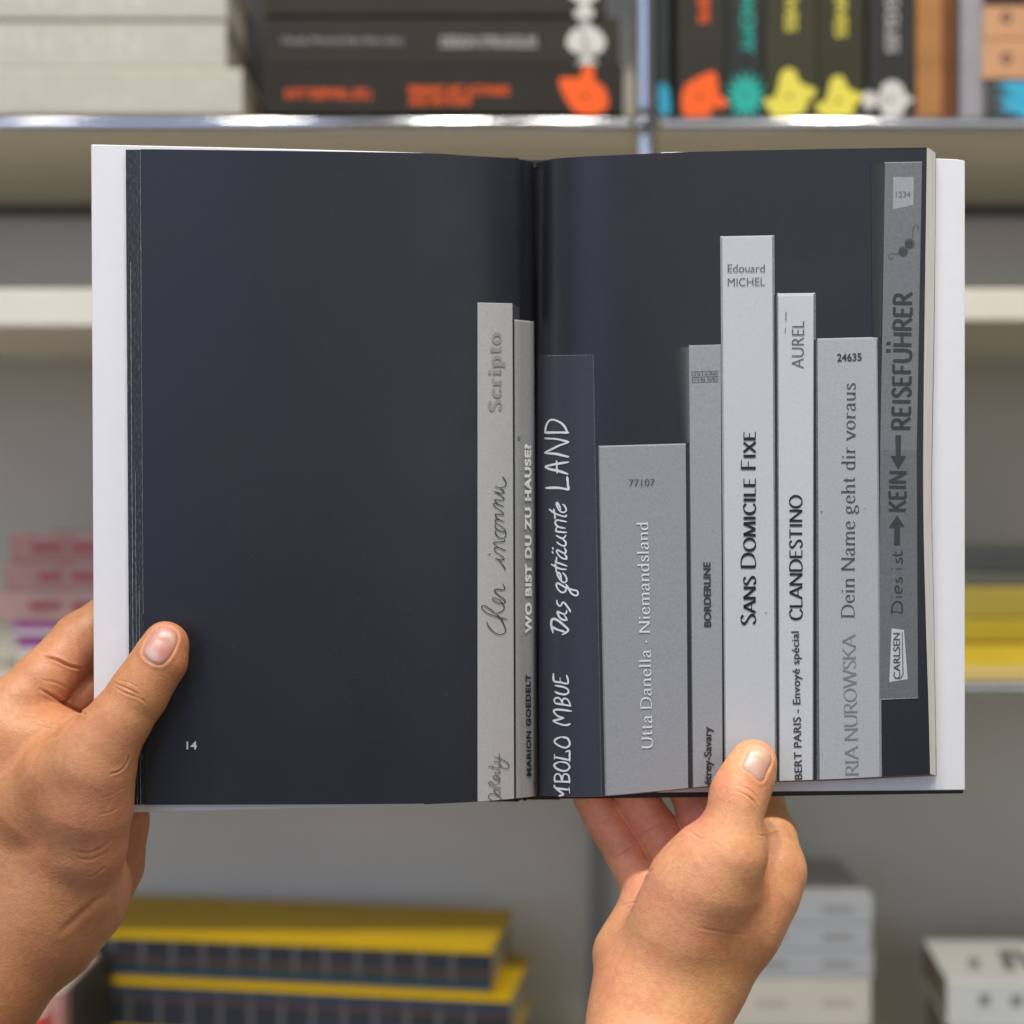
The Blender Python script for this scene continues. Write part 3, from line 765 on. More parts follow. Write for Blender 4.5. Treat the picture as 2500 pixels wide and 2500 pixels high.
# a dark line where the last sheet meets the flap
V = []
for j in range(41):
    py = 374 + (1894 - 374)*j/40; bx = float(backX(py))
    V.append(P(bx - 1.5, py, .0120)); V.append(P(bx + 1.1, py, .0124))
ob('last_sheet', V, [(2*k, 2*k+1, 2*k+3, 2*k+2) for k in range(40)], mat('dark_sheet', (.02, .02, .022), .6), smooth=False)

# --- covers: black boards with the white jacket folded round them
M_jack = mat('white_jacket', (.745, .745, .755), .42, 0, .35, noise=.012, nscale=200, bump=.06, bscale=1500)
M_board = mat('black_board', (.008, .008, .009), .6, noise=.2, nscale=600)
def slab(name, top, bot, xa, xb, Yf, thick, m, nx=40, lean=None):
    """sheet of board with thickness: top/bot are edge curves in x, Yf depth curve"""
    V = []; xs = np.linspace(0, 1, nx + 1)
    for s in (0, 1):
        for t in xs:
            pxt = xa[0] + (xb[0] - xa[0])*t; pxb = xa[1] + (xb[1] - xa[1])*t
            Yt = float(Yf(pxt)) + s*thick; Yb_ = float(Yf(pxb)) + s*thick
            a = np.array(P(pxt, float(top(pxt)), float(Yf(pxt)))); b = np.array(P(pxb, float(bot(pxb)), float(Yf(pxb))))
            a[1] = Yt; b[1] = Yb_
            V.append(a); V.append(b)
    n = nx + 1; F = []
    for k in range(nx):
        F.append((2*k, 2*k+1, 2*k+3, 2*k+2)); o = 2*n
        F.append((o+2*k, o+2*k+2, o+2*k+3, o+2*k+1))
        F.append((2*k, 2*k+2, o+2*k+2, o+2*k)); F.append((2*k+1, o+2*k+1, o+2*k+3, 2*k+3))
    F.append((0, 2*n, 2*n+1, 1)); k = nx; F.append((2*k, 2*k+1, 2*n+2*k+1, 2*n+2*k))
    o = ob(name, V, F, m, smooth=False)
    bv = o.modifiers.new('bevel', 'BEVEL'); bv.width = .0004; bv.segments = 2; bv.limit_method = 'ANGLE'; bv.angle_limit = radians(50)
    return o
YcL = spl([150, 600, 900, 1060, 1180, 1270, 1320], [.0062, .0066, .0076, .0092, .0130, .0185, .0250])
YcR = spl([1300, 1345, 1400, 1500, 1700, 2000, 2400], [.0285, .0270, .0240, .0190, .0150, .0134, .0132])
tL = spl([150, 222, 700, 1036, 1262, 1320], [351.5, 352, 363, 373.0, 384, 388])
bL = spl([150, 222, 315, 700, 1036, 1300], [1986, 1985.5, 1984, 1974.5, 1965.5, 1951])
jl = slab('jacket_flap', tL, bL, (222, 230), (1036, 1036), YcL, .0030, M_jack); jl['label'] = 'white jacket flap showing along the left edge'
slab('board', lambda x: tL(x) + 1.6, lambda x: bL(x) - 1.2, (236, 243), (1262, 1262), lambda x: float(YcL(x)) + .0005, .0022, M_board)
tR = spl([1300, 1400, 1612, 1720, 2284, 2356], [391, 382, 372.0, 372.2, 386.5, 392])
bR = spl([1300, 1400, 1603, 2355], [1942, 1938, 1935, 1929])
jr = slab('jacket_flap', tR, bR, (1613, 1604), (2356, 2356), YcR, .0006, M_jack); jr['label'] = 'white jacket flap showing along the right edge'
jb = slab('jacket', lambda x: tR(x) + .6, lambda x: bR(x) - .6, (1640, 1640), (2355, 2355), lambda x: float(YcR(x)) + .0036, .0005, M_jack)
slab('board', lambda x: tR(x) + 5, spl([1290, 1340, 1603, 2352, 2400], [1952, 1951, 1948, 1937.5, 1937]), (1345, 1345), (2352, 2352.5), lambda x: float(YcR(x)) + .0008, .0026, M_board)
slab('spine', lambda x: 389 + 0*x, lambda x: 1953 + 0*x, (1255, 1255), (1368, 1368), lambda x:   .0345 + 0*x, .0025, M_board, nx=8)
# ragged headbands at top and bottom of the spine
hb = mat('headband', (.016, .013, .008), .8, noise=.4, nscale=900)
def poly(name, pts, Y, th, m):
    q = np.array(pts, float); n = len(q)
    a = Pn(q[:, 0], q[:, 1], Y); b = a + np.array([0, th, 0])
    return ob(name, list(a) + list(b), [tuple(range(n)), tuple(reversed(range(n, 2*n)))] + [(i, n+i, n+(i+1) % n, (i+1) % n) for i in range(n)], m, smooth=False)
poly('headband', [(1200, 384.5), (1258, 385), (1263, 384), (1270, 392), (1300, 394.5), (1328, 394), (1348, 387.5), (1362, 386.5), (1372, 388), (1340, 402), (1303, 410), (1262, 400), (1200, 392)], .0262, .0015, hb)
poly('headband', [(1196, 1950), (1262, 1943), (1312, 1935), (1350, 1938), (1352, 1952), (1330, 1951), (1311, 1951.5), (1300, 1952.5), (1291, 1951.5), (1280, 1956), (1275, 1951), (1268, 1955), (1265, 1957.5), (1240, 1957), (1196, 1957.5)], .0268, .0015, hb)

# ------------------------------------------------------------------ the printed picture: a row of spines
def pgrey(v, tint=(0.97, 1.0, 1.045)):
    if 100 < v: v = 100 + (v - 100)*.90
    l = ((v/255.0 + .055)/1.055)**2.4
    return tuple(min(1, l*t) for t in tint)
def pmat(v, nz=.10, cool=True):
    k = 'print_grey_%d_%d' % (v, int(nz*100)) + ('' if cool else '_warm')
    return mat(k, pgrey(v, (.97, 1.0, 1.045) if cool else (1.0, 1.0, .965)), .46, 0, .42, noise=nz, nscale=1300)
LAY = [0]
BLK = mat('print_black', (.0100, .0114, .0190), .48, 0, .42)
def quad_on(name, pts, m, parent, off=None, nu=14, nv=26, label=None):
    """a four-cornered print (tl, tr, br, bl in pixels) laid on the curved page"""
    if off is None: LAY[0] += 1; off = .00010 + .0000030*LAY[0]
    tl, tr, br, bl = [np.array(p, float) for p in pts]
    V = []
    for i in range(nu + 1):
        for j in range(nv + 1):
            u, v = i/nu, j/nv
            p = (tl*(1-u) + tr*u)*(1-v) + (bl*(1-u) + br*u)*v
            V.append(p)
    V = np.array(V)
    if bl[1] >= 1990:      # runs down to the foot of the page
        lim = np.where(V[:, 0] < 1309, botL(V[:, 0]), botR(V[:, 0])) - .3
        vv = np.tile(np.linspace(0, 1, nv + 1), nu + 1); uu = np.repeat(np.linspace(0, 1, nu + 1), nv + 1)
        yt = tl[1]*(1-uu) + tr[1]*uu
        V[:, 1] = yt + (lim - yt)*vv
    o = ob(name, on(V[:, 0], V[:, 1], off), grid_faces(nu, nv), m, parent)
    if label: o['label'] = label
    return o
def fade_on(a0, a1, b0, b1, v0, v1, parent, n=7):
    """a soft printed shade between the lines a0-a1 (grey v0) and b0-b1 (grey v1)"""
    a0, a1, b0, b1 = [np.array(q, float) for q in (a0, a1, b0, b1)]
    for k in range(n):
        t0, t1 = k/n, (k+1)/n
        quad_on('printed_shadow', [a0+(b0-a0)*t0, a0+(b0-a0)*t1, a1+(b1-a1)*t1, a1+(b1-a1)*t0], pmat(int(v0+(v1-v0)*((k+.5)/n)**1.8), .12), parent, nu=2)
def ink_on(name, v2, faces, m, parent, off):
    V = on(v2[:, 0], v2[:, 1], off)
    return ob(name, V, faces, m, parent, smooth=False)
def fit(v, f, a, b, cap, H, m, parent, off=.00042, name='lettering', xlim=None):
    a = np.array(a, float); b = np.array(b, float); d = b - a; L = np.linalg.norm(d); d /= L
    n = np.array([d[1], -d[0]])
    u0, u1 = v[:, 0].min(), v[:, 0].max()
    q = a + ((v[:, 0]-u0)/(u1-u0)*L)[:, None]*d + (v[:, 1]/H*cap)[:, None]*n
    if xlim is not None: q[:, 1] = np.minimum(q[:, 1], xlim)
    return ink_on(name, q, f, m, parent, off)
def sans(text, a, b, cap, m, parent, bold=0.0, spacing=1.0, **k):
    v, f = font_2d(text, bold, spacing); return fit(v, f, a, b, cap, .72, m, parent, **k)
def serif(text, a, b, cap, m, parent, **k):
    kk = {q: k.pop(q) for q in list(k) if q in ('thick', 'thin', 'serif', 'nib', 'track', 'small')}
    v, f = skel_2d(text, **kk); return fit(v, f, a, b, cap, 1.0, m, parent, **k)
STR = [0]
def pen(strokes, org, sc, w, m, parent, taper=.25, name='handwriting'):
    """handwriting: strokes in enlarged coordinates -> ribbons on the page"""
    V = []; F = []; offs = []
    for k, s in enumerate(strokes):
        ww = w
        if isinstance(s, tuple) and isinstance(s[0], list): s, ww = s[0], w*s[1]
        q = catmull(np.array(s, float)/sc + np.array(org), 6)
        n0 = len(V)
        t = np.linspace(0, 1, len(q))
        wd = ww*(1 - taper*.5 + taper*.5*np.sin(7*t + k)) * np.clip(.55 + 6*np.minimum(t, 1-t), 0, 1)
        ribbon(q, wd, V, F)
        offs += [.00040 + .0000025*k]*(len(V) - n0)
    V = np.array(V); offs = np.array(offs)
    return ob(name, on(V[:, 0], V[:, 1], offs), F, m, parent, smooth=False)

B0 = 2000   # far below the page foot, trimmed by quad_on
# left page: the two spines beside the gutter
quad_on('printed_spine', [(1166, 739), (1252, 741), (1256, B0), (1166, B0)], pmat(176, .07, False), pageL, label='pale printed spine with handwriting beside the gutter')
quad_on('printed_shadow', [(1251, 741), (1258, 744), (1262, B0), (1255, B0)], pmat(34, .2), pageL)
quad_on('printed_spine', [(1256, 780), (1304, 785), (1312, B0), (1260, B0)], pmat(150, .08, False), pageL, nu=48, label='grey printed spine running into the gutter')
quad_on('printed_shadow', [(1252.5, 742), (1268, 752), (1268, 781), (1254, 780)], pmat(52, .2), pageL)
quad_on('printed_highlight', [(1166, 738.6), (1250, 740.6), (1250, 742.4), (1166, 741)], pmat(205, .05, False), pageL)
quad_on('printed_highlight', [(1256, 780), (1303, 784.6), (1303, 788), (1256, 783)], pmat(196, .05, False), pageL)
Mk = pmat(62, .15); 
hand1 = [[(610,120),(670,200),(700,280),(670,345),(590,372),(520,365),(450,350)],[(560,378),(630,440),(658,485),(600,500),(500,480),(430,455)],[(430,455),(540,520),(620,580),(655,625),(620,655),(520,650),(440,640),(470,700),(520,745),(590,775),(650,800)],
 [(530,748),(440,730),(405,748),(470,820),(580,890),(640,950),(620,980),(530,970),(455,970),(480,1040),(540,1090),(600,1115),(660,1140)],[(540,1090),(475,1090),(455,1120),(482,1180)],[(482,1180),(445,1220),(490,1300),(580,1350),(680,1357),(660,1300),(570,1220),(482,1180)],
 [(475,1325),(455,1370),(500,1460),(590,1510),(660,1490),(695,1430),(685,1350)],[(665,1530),(655,1575),(590,1590),(420,1602),(470,1670),(530,1715),(610,1750),(690,1785)],[(530,1715),(460,1715),(435,1750),(480,1830),(590,1900),(655,1970),(590,1995),(510,1980),(450,1965)],[(300,1880),(325,1872),(352,1862)],[(520,1980),(600,2080),(665,2170),(678,2225)]]
pen(hand1, (1160, 1150), 9.2, 2.7, Mk, pageL)
hand2 = [[(620,695),(660,760),(668,800),(620,830),(530,815),(445,825),(450,870),(560,970),(650,1040),(680,1090),(640,1130),(540,1130),(440,1080),(395,1040),(410,1005),(470,1020),(570,1070),(620,1140),(655,1220),(620,1300),(540,1335),(460,1360)],
 [(460,1360),(400,1305),(320,1250),(230,1192),(165,1182),(145,1220),(220,1310),(340,1380),(480,1430),(600,1465),(720,1490)],[(265,1545),(300,1640),(390,1750),(490,1815),(590,1830),(660,1800),(690,1730),(640,1590),(580,1480),(530,1420),(470,1370)]]
pen(hand2, (1160, 1350), 9.2, 2.8, Mk, pageL)
hand3 = [[(500,510),(620,545),(740,600),(840,660),(890,740),(860,810),(780,820),(700,770),(660,690),(645,560),(632,420)],[(490,640),(570,640),(650,660)],[(345,760),(470,780),(560,800),(640,798),(662,750),(600,700)],[(470,730),(462,780),(470,812)],[(560,830),(640,880),(658,920),(600,940),(515,908)],
 [(515,915),(570,990),(640,1060),(650,1110),(580,1122),(490,1070),(478,1030),(530,1010),(600,1060),(645,1140),(630,1200),(560,1230),(510,1250)],[(510,1250),(460,1190),(400,1160),(360,1190),(385,1240),(480,1290),(590,1318),(690,1340)],[(520,1330),(495,1390),(550,1470),(620,1510),(660,1480),(640,1410),(580,1370),(510,1385)],
 [(520,1675),(440,1650),(370,1590),(355,1530),(420,1475),(520,1482),(620,1540),(690,1610),(712,1668)]]
pen(hand3, (1160, 1800), 10.73, 2.4, pmat(92, .15), pageL)
serif('Scripto', (1224, 1004), (1223, 811), 30, pmat(148, .06, False), pageL, thick=.20, thin=.13, serif=.13, nib=10, track=.12)
sans('WO BIST DU ZU HAUSE?', (1297.5, 1546), (1295.5, 1084), 14.5, pmat(240, .03, False), pageL, bold=.05, spacing=1.12, off=.0008)
sans('MARION GOEDELT', (1297.5, 1895), (1295, 1646), 11.5, pmat(38, .1), pageL, bold=.04, spacing=1.1, off=.0008)
sans('14', (455, 1829), (481, 1829), 19, pmat(214, .04), pageL, bold=.022)

# right page -------------------------------------------------
# dark spine next to the gutter
quad_on('printed_spine', [(1312, 870), (1449, 866), (1470, B0), (1318, B0)], mat('print_navy', (.029, .034, .047), .46, 0, .42, noise=.10, nscale=900), pageR, nu=60, label='dark blue-grey printed spine with white handwriting')
quad_on('printed_highlight', [(1318, 868), (1449, 866), (1449, 867.6), (1318, 870)], pmat(120, .3), pageR)
quad_on('printed_highlight', [(1447.5, 867), (1449.5, 867), (1470, B0), (1467.5, B0)], pmat(78, .3), pageR)
quad_on('printed_shadow', [(1455, 1090), (1463, 1090), (1480, B0), (1471, B0)], pmat(40, .2), pageR)
# light thick one
quad_on('printed_spine', [(1461, 1089), (1674, 1083), (1681, B0), (1477, B0)], pmat(150, .09), pageR, label='broad grey printed spine with white lettering')
quad_on('printed_highlight', [(1461, 1088.5), (1674, 1082.5), (1674, 1086), (1461, 1092)], pmat(190, .08), pageR)
quad_on('printed_edge', [(1461, 1090), (1464, 1090), (1481, B0), (1477, B0)], pmat(120, .12), pageR)
quad_on('printed_line', [(1466, 1204), (1674, 1203), (1674, 1204), (1466, 1205)], pmat(146, .08), pageR)
# shadowed cover then the narrow one
fade_on((1642, 849), (1664, 1082), (1682, 847), (1684, 1082), 36, 96, pageR)
quad_on('printed_shadow', [(1674, 1086), (1683, 1086), (1692, B0), (1680, B0)], pmat(36, .25), pageR)
quad_on('printed_shadow', [(1682, 1040), (1686, 1040), (1696, B0), (1690, B0)], pmat(86, .25), pageR)
quad_on('printed_spine', [(1682, 843.5), (1761, 841.5), (1765, B0), (1693, B0)], pmat(156, .09), pageR, label='narrow grey printed spine with a small boxed imprint at its head')
quad_on('printed_highlight', [(1682, 843), (1761, 841), (1761, 844), (1682, 846)], pmat(172, .08), pageR)
quad_on('printed_shadow', [(1759.5, 842), (1766, 842), (1771, B0), (1764, B0)], pmat(30, .3), pageR)
# tallest pale one
quad_on('printed_edge', [(1758, 577), (1766, 576), (1777, B0), (1770, B0)], pmat(150, .12), pageR)
quad_on('printed_spine', [(1763.5, 577), (1887, 575), (1897, B0), (1773, B0)], pmat(203, .04), pageR, label='tallest pale printed spine with bold black capitals')
quad_on('printed_highlight', [(1759, 577), (1890, 574.5), (1889, 578), (1760, 580)], pmat(222, .04), pageR)
quad_on('printed_edge', [(1885, 577), (1890.5, 575), (1900, B0), (1892, B0)], pmat(128, .2), pageR)
quad_on('printed_shadow', [(1890, 720), (1899, 720), (1903, B0), (1896, B0)], pmat(38, .3), pageR)
# second pale one
quad_on('printed_edge', [(1896, 716), (1903, 714), (1908, B0), (1902, B0)], pmat(118, .2), pageR)
quad_on('printed_spine', [(1900, 720), (1988, 718), (1987, B0), (1904, B0)], pmat(206, .04), pageR, label='pale printed spine with thin and bold capitals')
quad_on('printed_highlight', [(1898, 716), (1990, 715), (1989, 723), (1900, 724)], pmat(226, .04), pageR)
quad_on('printed_edge', [(1986, 718), (1992, 716), (1988, B0), (1983.5, B0)], pmat(112, .25), pageR)
quad_on('printed_shadow', [(1987, 830), (1996, 830), (1996, B0), (1986, B0)], pmat(32, .3), pageR)
quad_on('printed_shadow', [(1992, 830), (1999, 830), (2003, B0), (1994, B0)], pmat(94, .25), pageR)
# grey one with serif title
quad_on('printed_spine', [(1996, 827), (2144, 823), (2153, B0), (2001, B0)], pmat(178, .07), pageR, label='grey printed spine with a serif title')
quad_on('printed_highlight', [(1995, 826.5), (2144, 822.5), (2144, 826), (1996, 830)], pmat(204, .05), pageR)
quad_on('printed_edge', [(2139, 824), (2144, 823), (2153, B0), (2147, B0)], pmat(140, .12), pageR)
quad_on('printed_shadow', [(2142, 830), (2151, 830), (2159, 1700), (2151, 1700)], pmat(38, .3), pageR)
# travel guide spine
fade_on((2126, 402), (2130, 824), (2162, 395), (2151, 824), 36, 54, pageR)
quad_on('printed_spine', [(2161, 396), (2251, 395), (2238, 1100), (2149, 1100)], pmat(114, .13), pageR, label='mottled grey printed spine with dark hand-cut capitals')
quad_on('printed_spine', [(2149, 1099), (2238, 1099), (2241, 1704), (2148, 1708)], pmat(104, .13), pageR, label='lower half of the mottled grey printed spine')
quad_on('printed_highlight', [(2159, 396), (2251, 394.6), (2251, 396.5), (2160, 398)], pmat(166, .1), pageR)
quad_on('printed_highlight', [(2149, 1706), (2242, 1703), (2242, 1704.5), (2149, 1708.5)], pmat(150, .2), pageR)
quad_on('printed_label', [(2181, 432), (2231, 432), (2230, 500), (2180, 511)], pmat(160, .06), pageR)
quad_on('printed_label', [(2177, 1534), (2207, 1538), (2216, 1658), (2171, 1665)], pmat(200, .06), pageR)

# the lettering of the right page
Mw = pmat(226, .04); Mwd = pmat(232, .03); Mb = pmat(22, .1); Mg6 = pmat(88, .1); Mg8 = pmat(112, .1); Mg5 = pmat(70, .12)
pen([[(190,1680),(420,1675),(560,1690),(690,1718)],[(690,1718),(672,1620),(670,1560),(655,1440)],[(680,1125),(430,1165),(260,1200),(190,1228),(300,1280),(460,1312),(670,1380)],([(425,1095),(435,1230),(440,1365)],.7),
     [(690,1012),(540,980),(420,950),(170,930)],([(170,925),(300,860),(500,765),(690,700)],.8),([(690,690),(560,660),(420,630),(170,615)],.8),[(175,495),(420,490),(685,492)],([(180,495),(205,350),(260,250),(340,215),(480,260),(590,350),(668,492)],.85)],
    (1310, 1000), 8.78, 6.2, Mw, pageR, taper=.2)
pen([[(600,350),(565,255),(515,178),(492,205),(520,290),(590,390),(680,415),(738,360),(700,260),(650,215)],[(310,335),(440,430),(580,490),(710,520),(745,480)],[(425,335),(450,450),(460,575)],[(745,650),(600,620),(520,605),(470,640),(480,720),(560,780),(715,810)],[(500,780),(485,880),(620,905),(750,915)],
     [(490,990),(560,1030),(630,1060),(690,1040),(730,980)],[(640,1070),(720,1150),(720,1230),(650,1245),(560,1200),(500,1150)],[(690,1290),(730,1380),(690,1430),(600,1390),(520,1350),(500,1390),(560,1490),(650,1560),(740,1570),(740,1520),(690,1440)],([(402,1295),(405,1325)],1.5),([(392,1395),(408,1428)],1.5),
     [(500,1525),(490,1600),(480,1650),(620,1700),(755,1750)],[(365,1700),(480,1770),(600,1820),(740,1832)],[(460,1690),(480,1780),(490,1900)]],
    (1310, 1210), 10.168, 4.7, Mw, pageR, taper=.2)
pen([[(620,350),(590,240),(545,182),(515,210),(560,320),(640,412),(700,425),(750,370),(720,270),(650,185)],[(740,570),(600,480),(520,445),(490,490),(530,590),(620,672),(700,660),(732,600),(722,560)],[(690,530),(740,560),(900,610),(1010,640),(1022,730),(960,752),(870,700),(815,620),(770,540),(725,470)],[(500,870),(520,960),(570,1012),(610,990),(645,930),(690,935),(760,1020),(820,1110),(840,1160)],
     [(745,1115),(740,1180),(680,1210),(590,1180),(525,1150),(522,1190),(570,1290),(650,1350),(740,1360),(735,1310),(675,1225)],([(410,1680),(375,1540),(362,1440),(385,1350),(450,1335),(560,1390),(690,1500),(780,1590),(760,1650),(640,1720)],1.25),([(385,1530),(500,1590),(690,1650)],1.2)],
    (1310, 1380), 10.168, 5.0, Mw, pageR, taper=.2)
pen([[(240,85),(250,190),(340,210),(440,228),(450,180),(430,110)],([(340,205),(335,145)],.7),[(265,255),(380,275),(445,310),(452,360),(400,382),(320,370),(262,345)],[(490,547),(380,528),(265,510)],([(265,510),(252,460),(290,430),(340,450),(372,522)],.85),([(375,520),(368,470),(400,440),(450,465),(488,545)],.85),
     [(500,622),(380,605),(280,600),(245,625),(300,690),(390,720)],[(390,720),(300,745),(240,760),(330,805),(420,822),(480,805)],[(345,990),(265,1030),(270,1080),(350,1130),(430,1140),(475,1090),(440,1010),(345,990)],([(255,1240),(255,1310)],.8),[(255,1278),(360,1298),(470,1322)],([(472,1345),(472,1270),(468,1190),(415,1205)],.9),
     [(330,1345),(258,1380),(270,1430),(350,1470),(430,1470),(472,1420),(430,1362),(330,1345)],[(475,1632),(370,1630),(262,1625)],([(262,1640),(258,1560),(290,1518),(340,1540),(362,1622)],.85),([(365,1620),(380,1540),(420,1520),(460,1550),(474,1650)],.85),[(250,1680),(282,1722),(470,1745)],([(464,1710),(472,1790)],.8),[(262,1712),(320,1760),(384,1812),(322,1832)]],
    (1310, 1630), 5.855, 5.2, Mw, pageR, taper=.2)
serif('Utta Danella · Niemandsland', (1593, 1828), (1582, 1274), 27, Mwd, pageR, thick=.115, thin=.05, serif=.11, track=.05)
sans('77107', (1536, 1187), (1599, 1185.5), 17, pmat(66, .1), pageR, bold=-.004)
sans('BORDERLINE', (1736, 1530), (1734, 1372), 17, pmat(52, .12), pageR, bold=.03)
sans('étrey-Savary', (1736.5, 1916), (1736.5, 1774), 18, pmat(44, .12), pageR, bold=.022)
serif('EDITIONS', (1689, 918), (1753, 915.5), 8.5, Mg6, pageR, thick=.15, thin=.06, serif=.08, track=.1)
serif("D'EN BAS", (1689, 931), (1753, 928.5), 8.5, Mg6, pageR, thick=.15, thin=.06, serif=.08, track=.1)
for yy in (907, 920.5, 933.5):
    quad_on('printed_rule', [(1689, yy), (1754, yy-2.2), (1754, yy-1.2), (1689, yy+1)], Mg6, pageR, nu=6, nv=1)
serif('Sans Domicile Fixe', (1845, 1526), (1845, 1054), 36, Mb, pageR, thick=.155, thin=.062, serif=0, small=.82, nib=12, track=.04)
sans('Edouard', (1777, 665), (1867, 664.5), 21, pmat(84, .1), pageR, bold=-.008)
sans('MICHEL', (1777.5, 699), (1868, 697), 21, pmat(84, .1), pageR, bold=-.010)
sans('AUREL', (1962.5, 899), (1964, 784), 32, Mg6, pageR, bold=-.012)
serif('CLANDESTINO', (1959, 1514), (1958.5, 1208), 31, Mb, pageR, thick=.15, thin=.085, serif=0, nib=10, track=.03)
sans('BERT PARIS - Envoyé spécial', (1958.5, 1903), (1950, 1541), 19, pmat(54, .1), pageR, bold=.012, spacing=1.04)
sans('24635', (2044, 882), (2104, 880), 19, pmat(50, .1), pageR, bold=.012)
serif('Dein Name geht dir voraus', (2086, 1508), (2089, 935), 32, Mg5, pageR, thick=.095, thin=.04, serif=.1, track=.05)
serif('RIA NUROWSKA', (2096, 1893), (2088, 1546), 31, pmat(128, .1), pageR, thick=.09, thin=.04, serif=.1, track=.02)
sans('1234', (2188, 481), (2223, 480), 14, pmat(110, .1), pageR, bold=-.005)
sans('CARLSEN', (2198, 1657), (2197, 1545), 17, pmat(60, .12), pageR, bold=.004)
quad_on('printed_rule', [(2201.5, 1543), (2203.5, 1543), (2206, 1648), (2203.5, 1648)], pmat(60, .12), pageR, nu=2, nv=8)
pen([([(2203.5, 1647), (2200, 1655), (2194, 1657)], 1.0)], (0, 0), 1, 2.2, pmat(60, .12), pageR)
Mcut = pmat(52, .14)
serif('REISEFÜHRER'.replace('Ü', 'U'), (2222, 1049), (2227, 712), 44, Mcut, pageR, thick=.185, thin=.155, serif=0, nib=0, track=.08)
for yy in (840, 858):
    quad_on('printed_dot', [(2163 if yy > 850 else 2165, yy-6), (2175, yy-6), (2174, yy+3), (2163, yy+4)], Mcut, pageR, nu=2, nv=2)
serif('KEIN', (2211, 1249), (2213, 1150), 41, Mcut, pageR, thick=.185, thin=.155, serif=0, nib=0, track=.08)
def arrow(pts):
    q = np.array(pts, float); n = len(q); c = q.mean(0)
    ink_on('printed_arrow', q, [(0, 1, 2), (3, 4, 5, 6)], Mcut, pageR, .00043)
arrow([(2193, 1145), (2175, 1113), (2213, 1113), (2188, 1112), (2186, 1063), (2200, 1062), (2199, 1112)])
arrow([(2190, 1258), (2170, 1288), (2208, 1285), (2184, 1286), (2183, 1330), (2197, 1330), (2197, 1286)])
# "Dies ist" in thick pen
pen([[(2177,1499),(2178,1488),(2180,1476),(2190,1468),(2201,1474),(2203,1494)],[(2174,1492),(2203,1495)],[(2188,1457),(2203,1456)],[(2178,1456),(2180,1456)],[(2194,1444),(2194,1432),(2188,1431),(2186,1438),(2190,1446),(2200,1445),(2203,1436)],[(2187,1412),(2190,1420),(2195,1417),(2197,1410),(2203,1414),(2201,1424)],
     [(2187,1389),(2202,1388)],[(2178,1388),(2180,1388)],[(2188,1364),(2190,1372),(2195,1369),(2198,1362),(2203,1366),(2201,1376)],[(2180,1354),(2192,1355),(2202,1352),(2201,1344)],[(2188,1360),(2187,1346)]], (0, 0), 1, 3.6, Mcut, pageR)
# the little flowers
fl = lambda x, y: (2150 + x/13.8, 520 + y/13.8)
st = []
for (cx, cy) in ((975, 1030), (760, 1290)):
    for k in range(10):
        t = 2*pi*k/10; px_, py_ = cx + 130*cos(t), cy + 140*sin(t)
        st.append([fl(px_ + 38*cos(a), py_ + 38*sin(a)) for a in np.linspace(t, t + 2*pi, 7)])
    for rr in (28, 62, 92): st.append(([fl(cx + rr*cos(a), cy + rr*sin(a)) for a in np.linspace(0, 2*pi, 11)], 3.2))
st.append([fl(1085, 870), fl(1092, 650), fl(1110, 480), fl(1190, 390), fl(1265, 450), fl(1240, 550)])
st.append([fl(620, 1365), fl(480, 1358), fl(360, 1365), fl(280, 1430), fl(300, 1510), fl(360, 1540), fl(435, 1470)])
pen(st, (0, 0), 1, 1.3, pmat(64, .1), pageR, name='printed_flower')
# specks and scuffs on the printed spines
for (x, y, w_, h_) in ((2004, 1247, 4, 4), (1739, 1295, 5, 2), (1264, 1065, 7, 9), (1868, 1495, 6, 2), (2112, 1240, 3, 3), (1918, 760, 2, 26), (1917, 800, 1.5, 14)):
    ink_on('printed_speck', np.array([(x, y), (x+w_, y+1), (x+w_*.8, y+h_), (x-.5, y+h_*.8)], float), [(0, 1, 2, 3)], pmat(104, .2), pageR if x > 1308 else pageL, .00044)

# ================================================================== THE HANDS
# each hand is one continuous surface: rounded bones blended into one another, then polygonised
def mm(px, py, Ymm):
    return np.array(P(px, py, Ymm/1000.0))*1000.0
class Cone:
    def __init__(s, a, b, ra, rb, fl=1.0): s.a, s.b, s.ra, s.rb, s.fl = a, b, ra, rb, fl
    def __call__(s, p):
        ab = s.b - s.a; ap = p - s.a
        t = np.clip((ap @ ab)/(ab @ ab + 1e-9), 0, 1)
        q = ap - t[:, None]*ab
        if s.fl != 1.0: q = q*np.array([1, 1/s.fl, 1])
        return np.sqrt((q*q).sum(1)) - (s.ra + (s.rb - s.ra)*t)
def chain(pts, k=2.0):
    """pts: (px, py, Ymm, r[, flat])"""
    cs = []
    for a, b in zip(pts[:-1], pts[1:]):
        cs.append(Cone(mm(*a[:3]), mm(*b[:3]), a[3], b[3], a[4] if len(a) > 4 else 1.0))
    def f(p):
        d = cs[0](p)
        for c in cs[1:]: d = smin(d, c(p), k)
        return d
    return f
def smin(a, b, k):
    if k <= 0: return np.minimum(a, b)
    h = np.clip(.5 + .5*(b - a)/k, 0, 1)
    return b*(1-h) + a*h - k*h*(1-h)

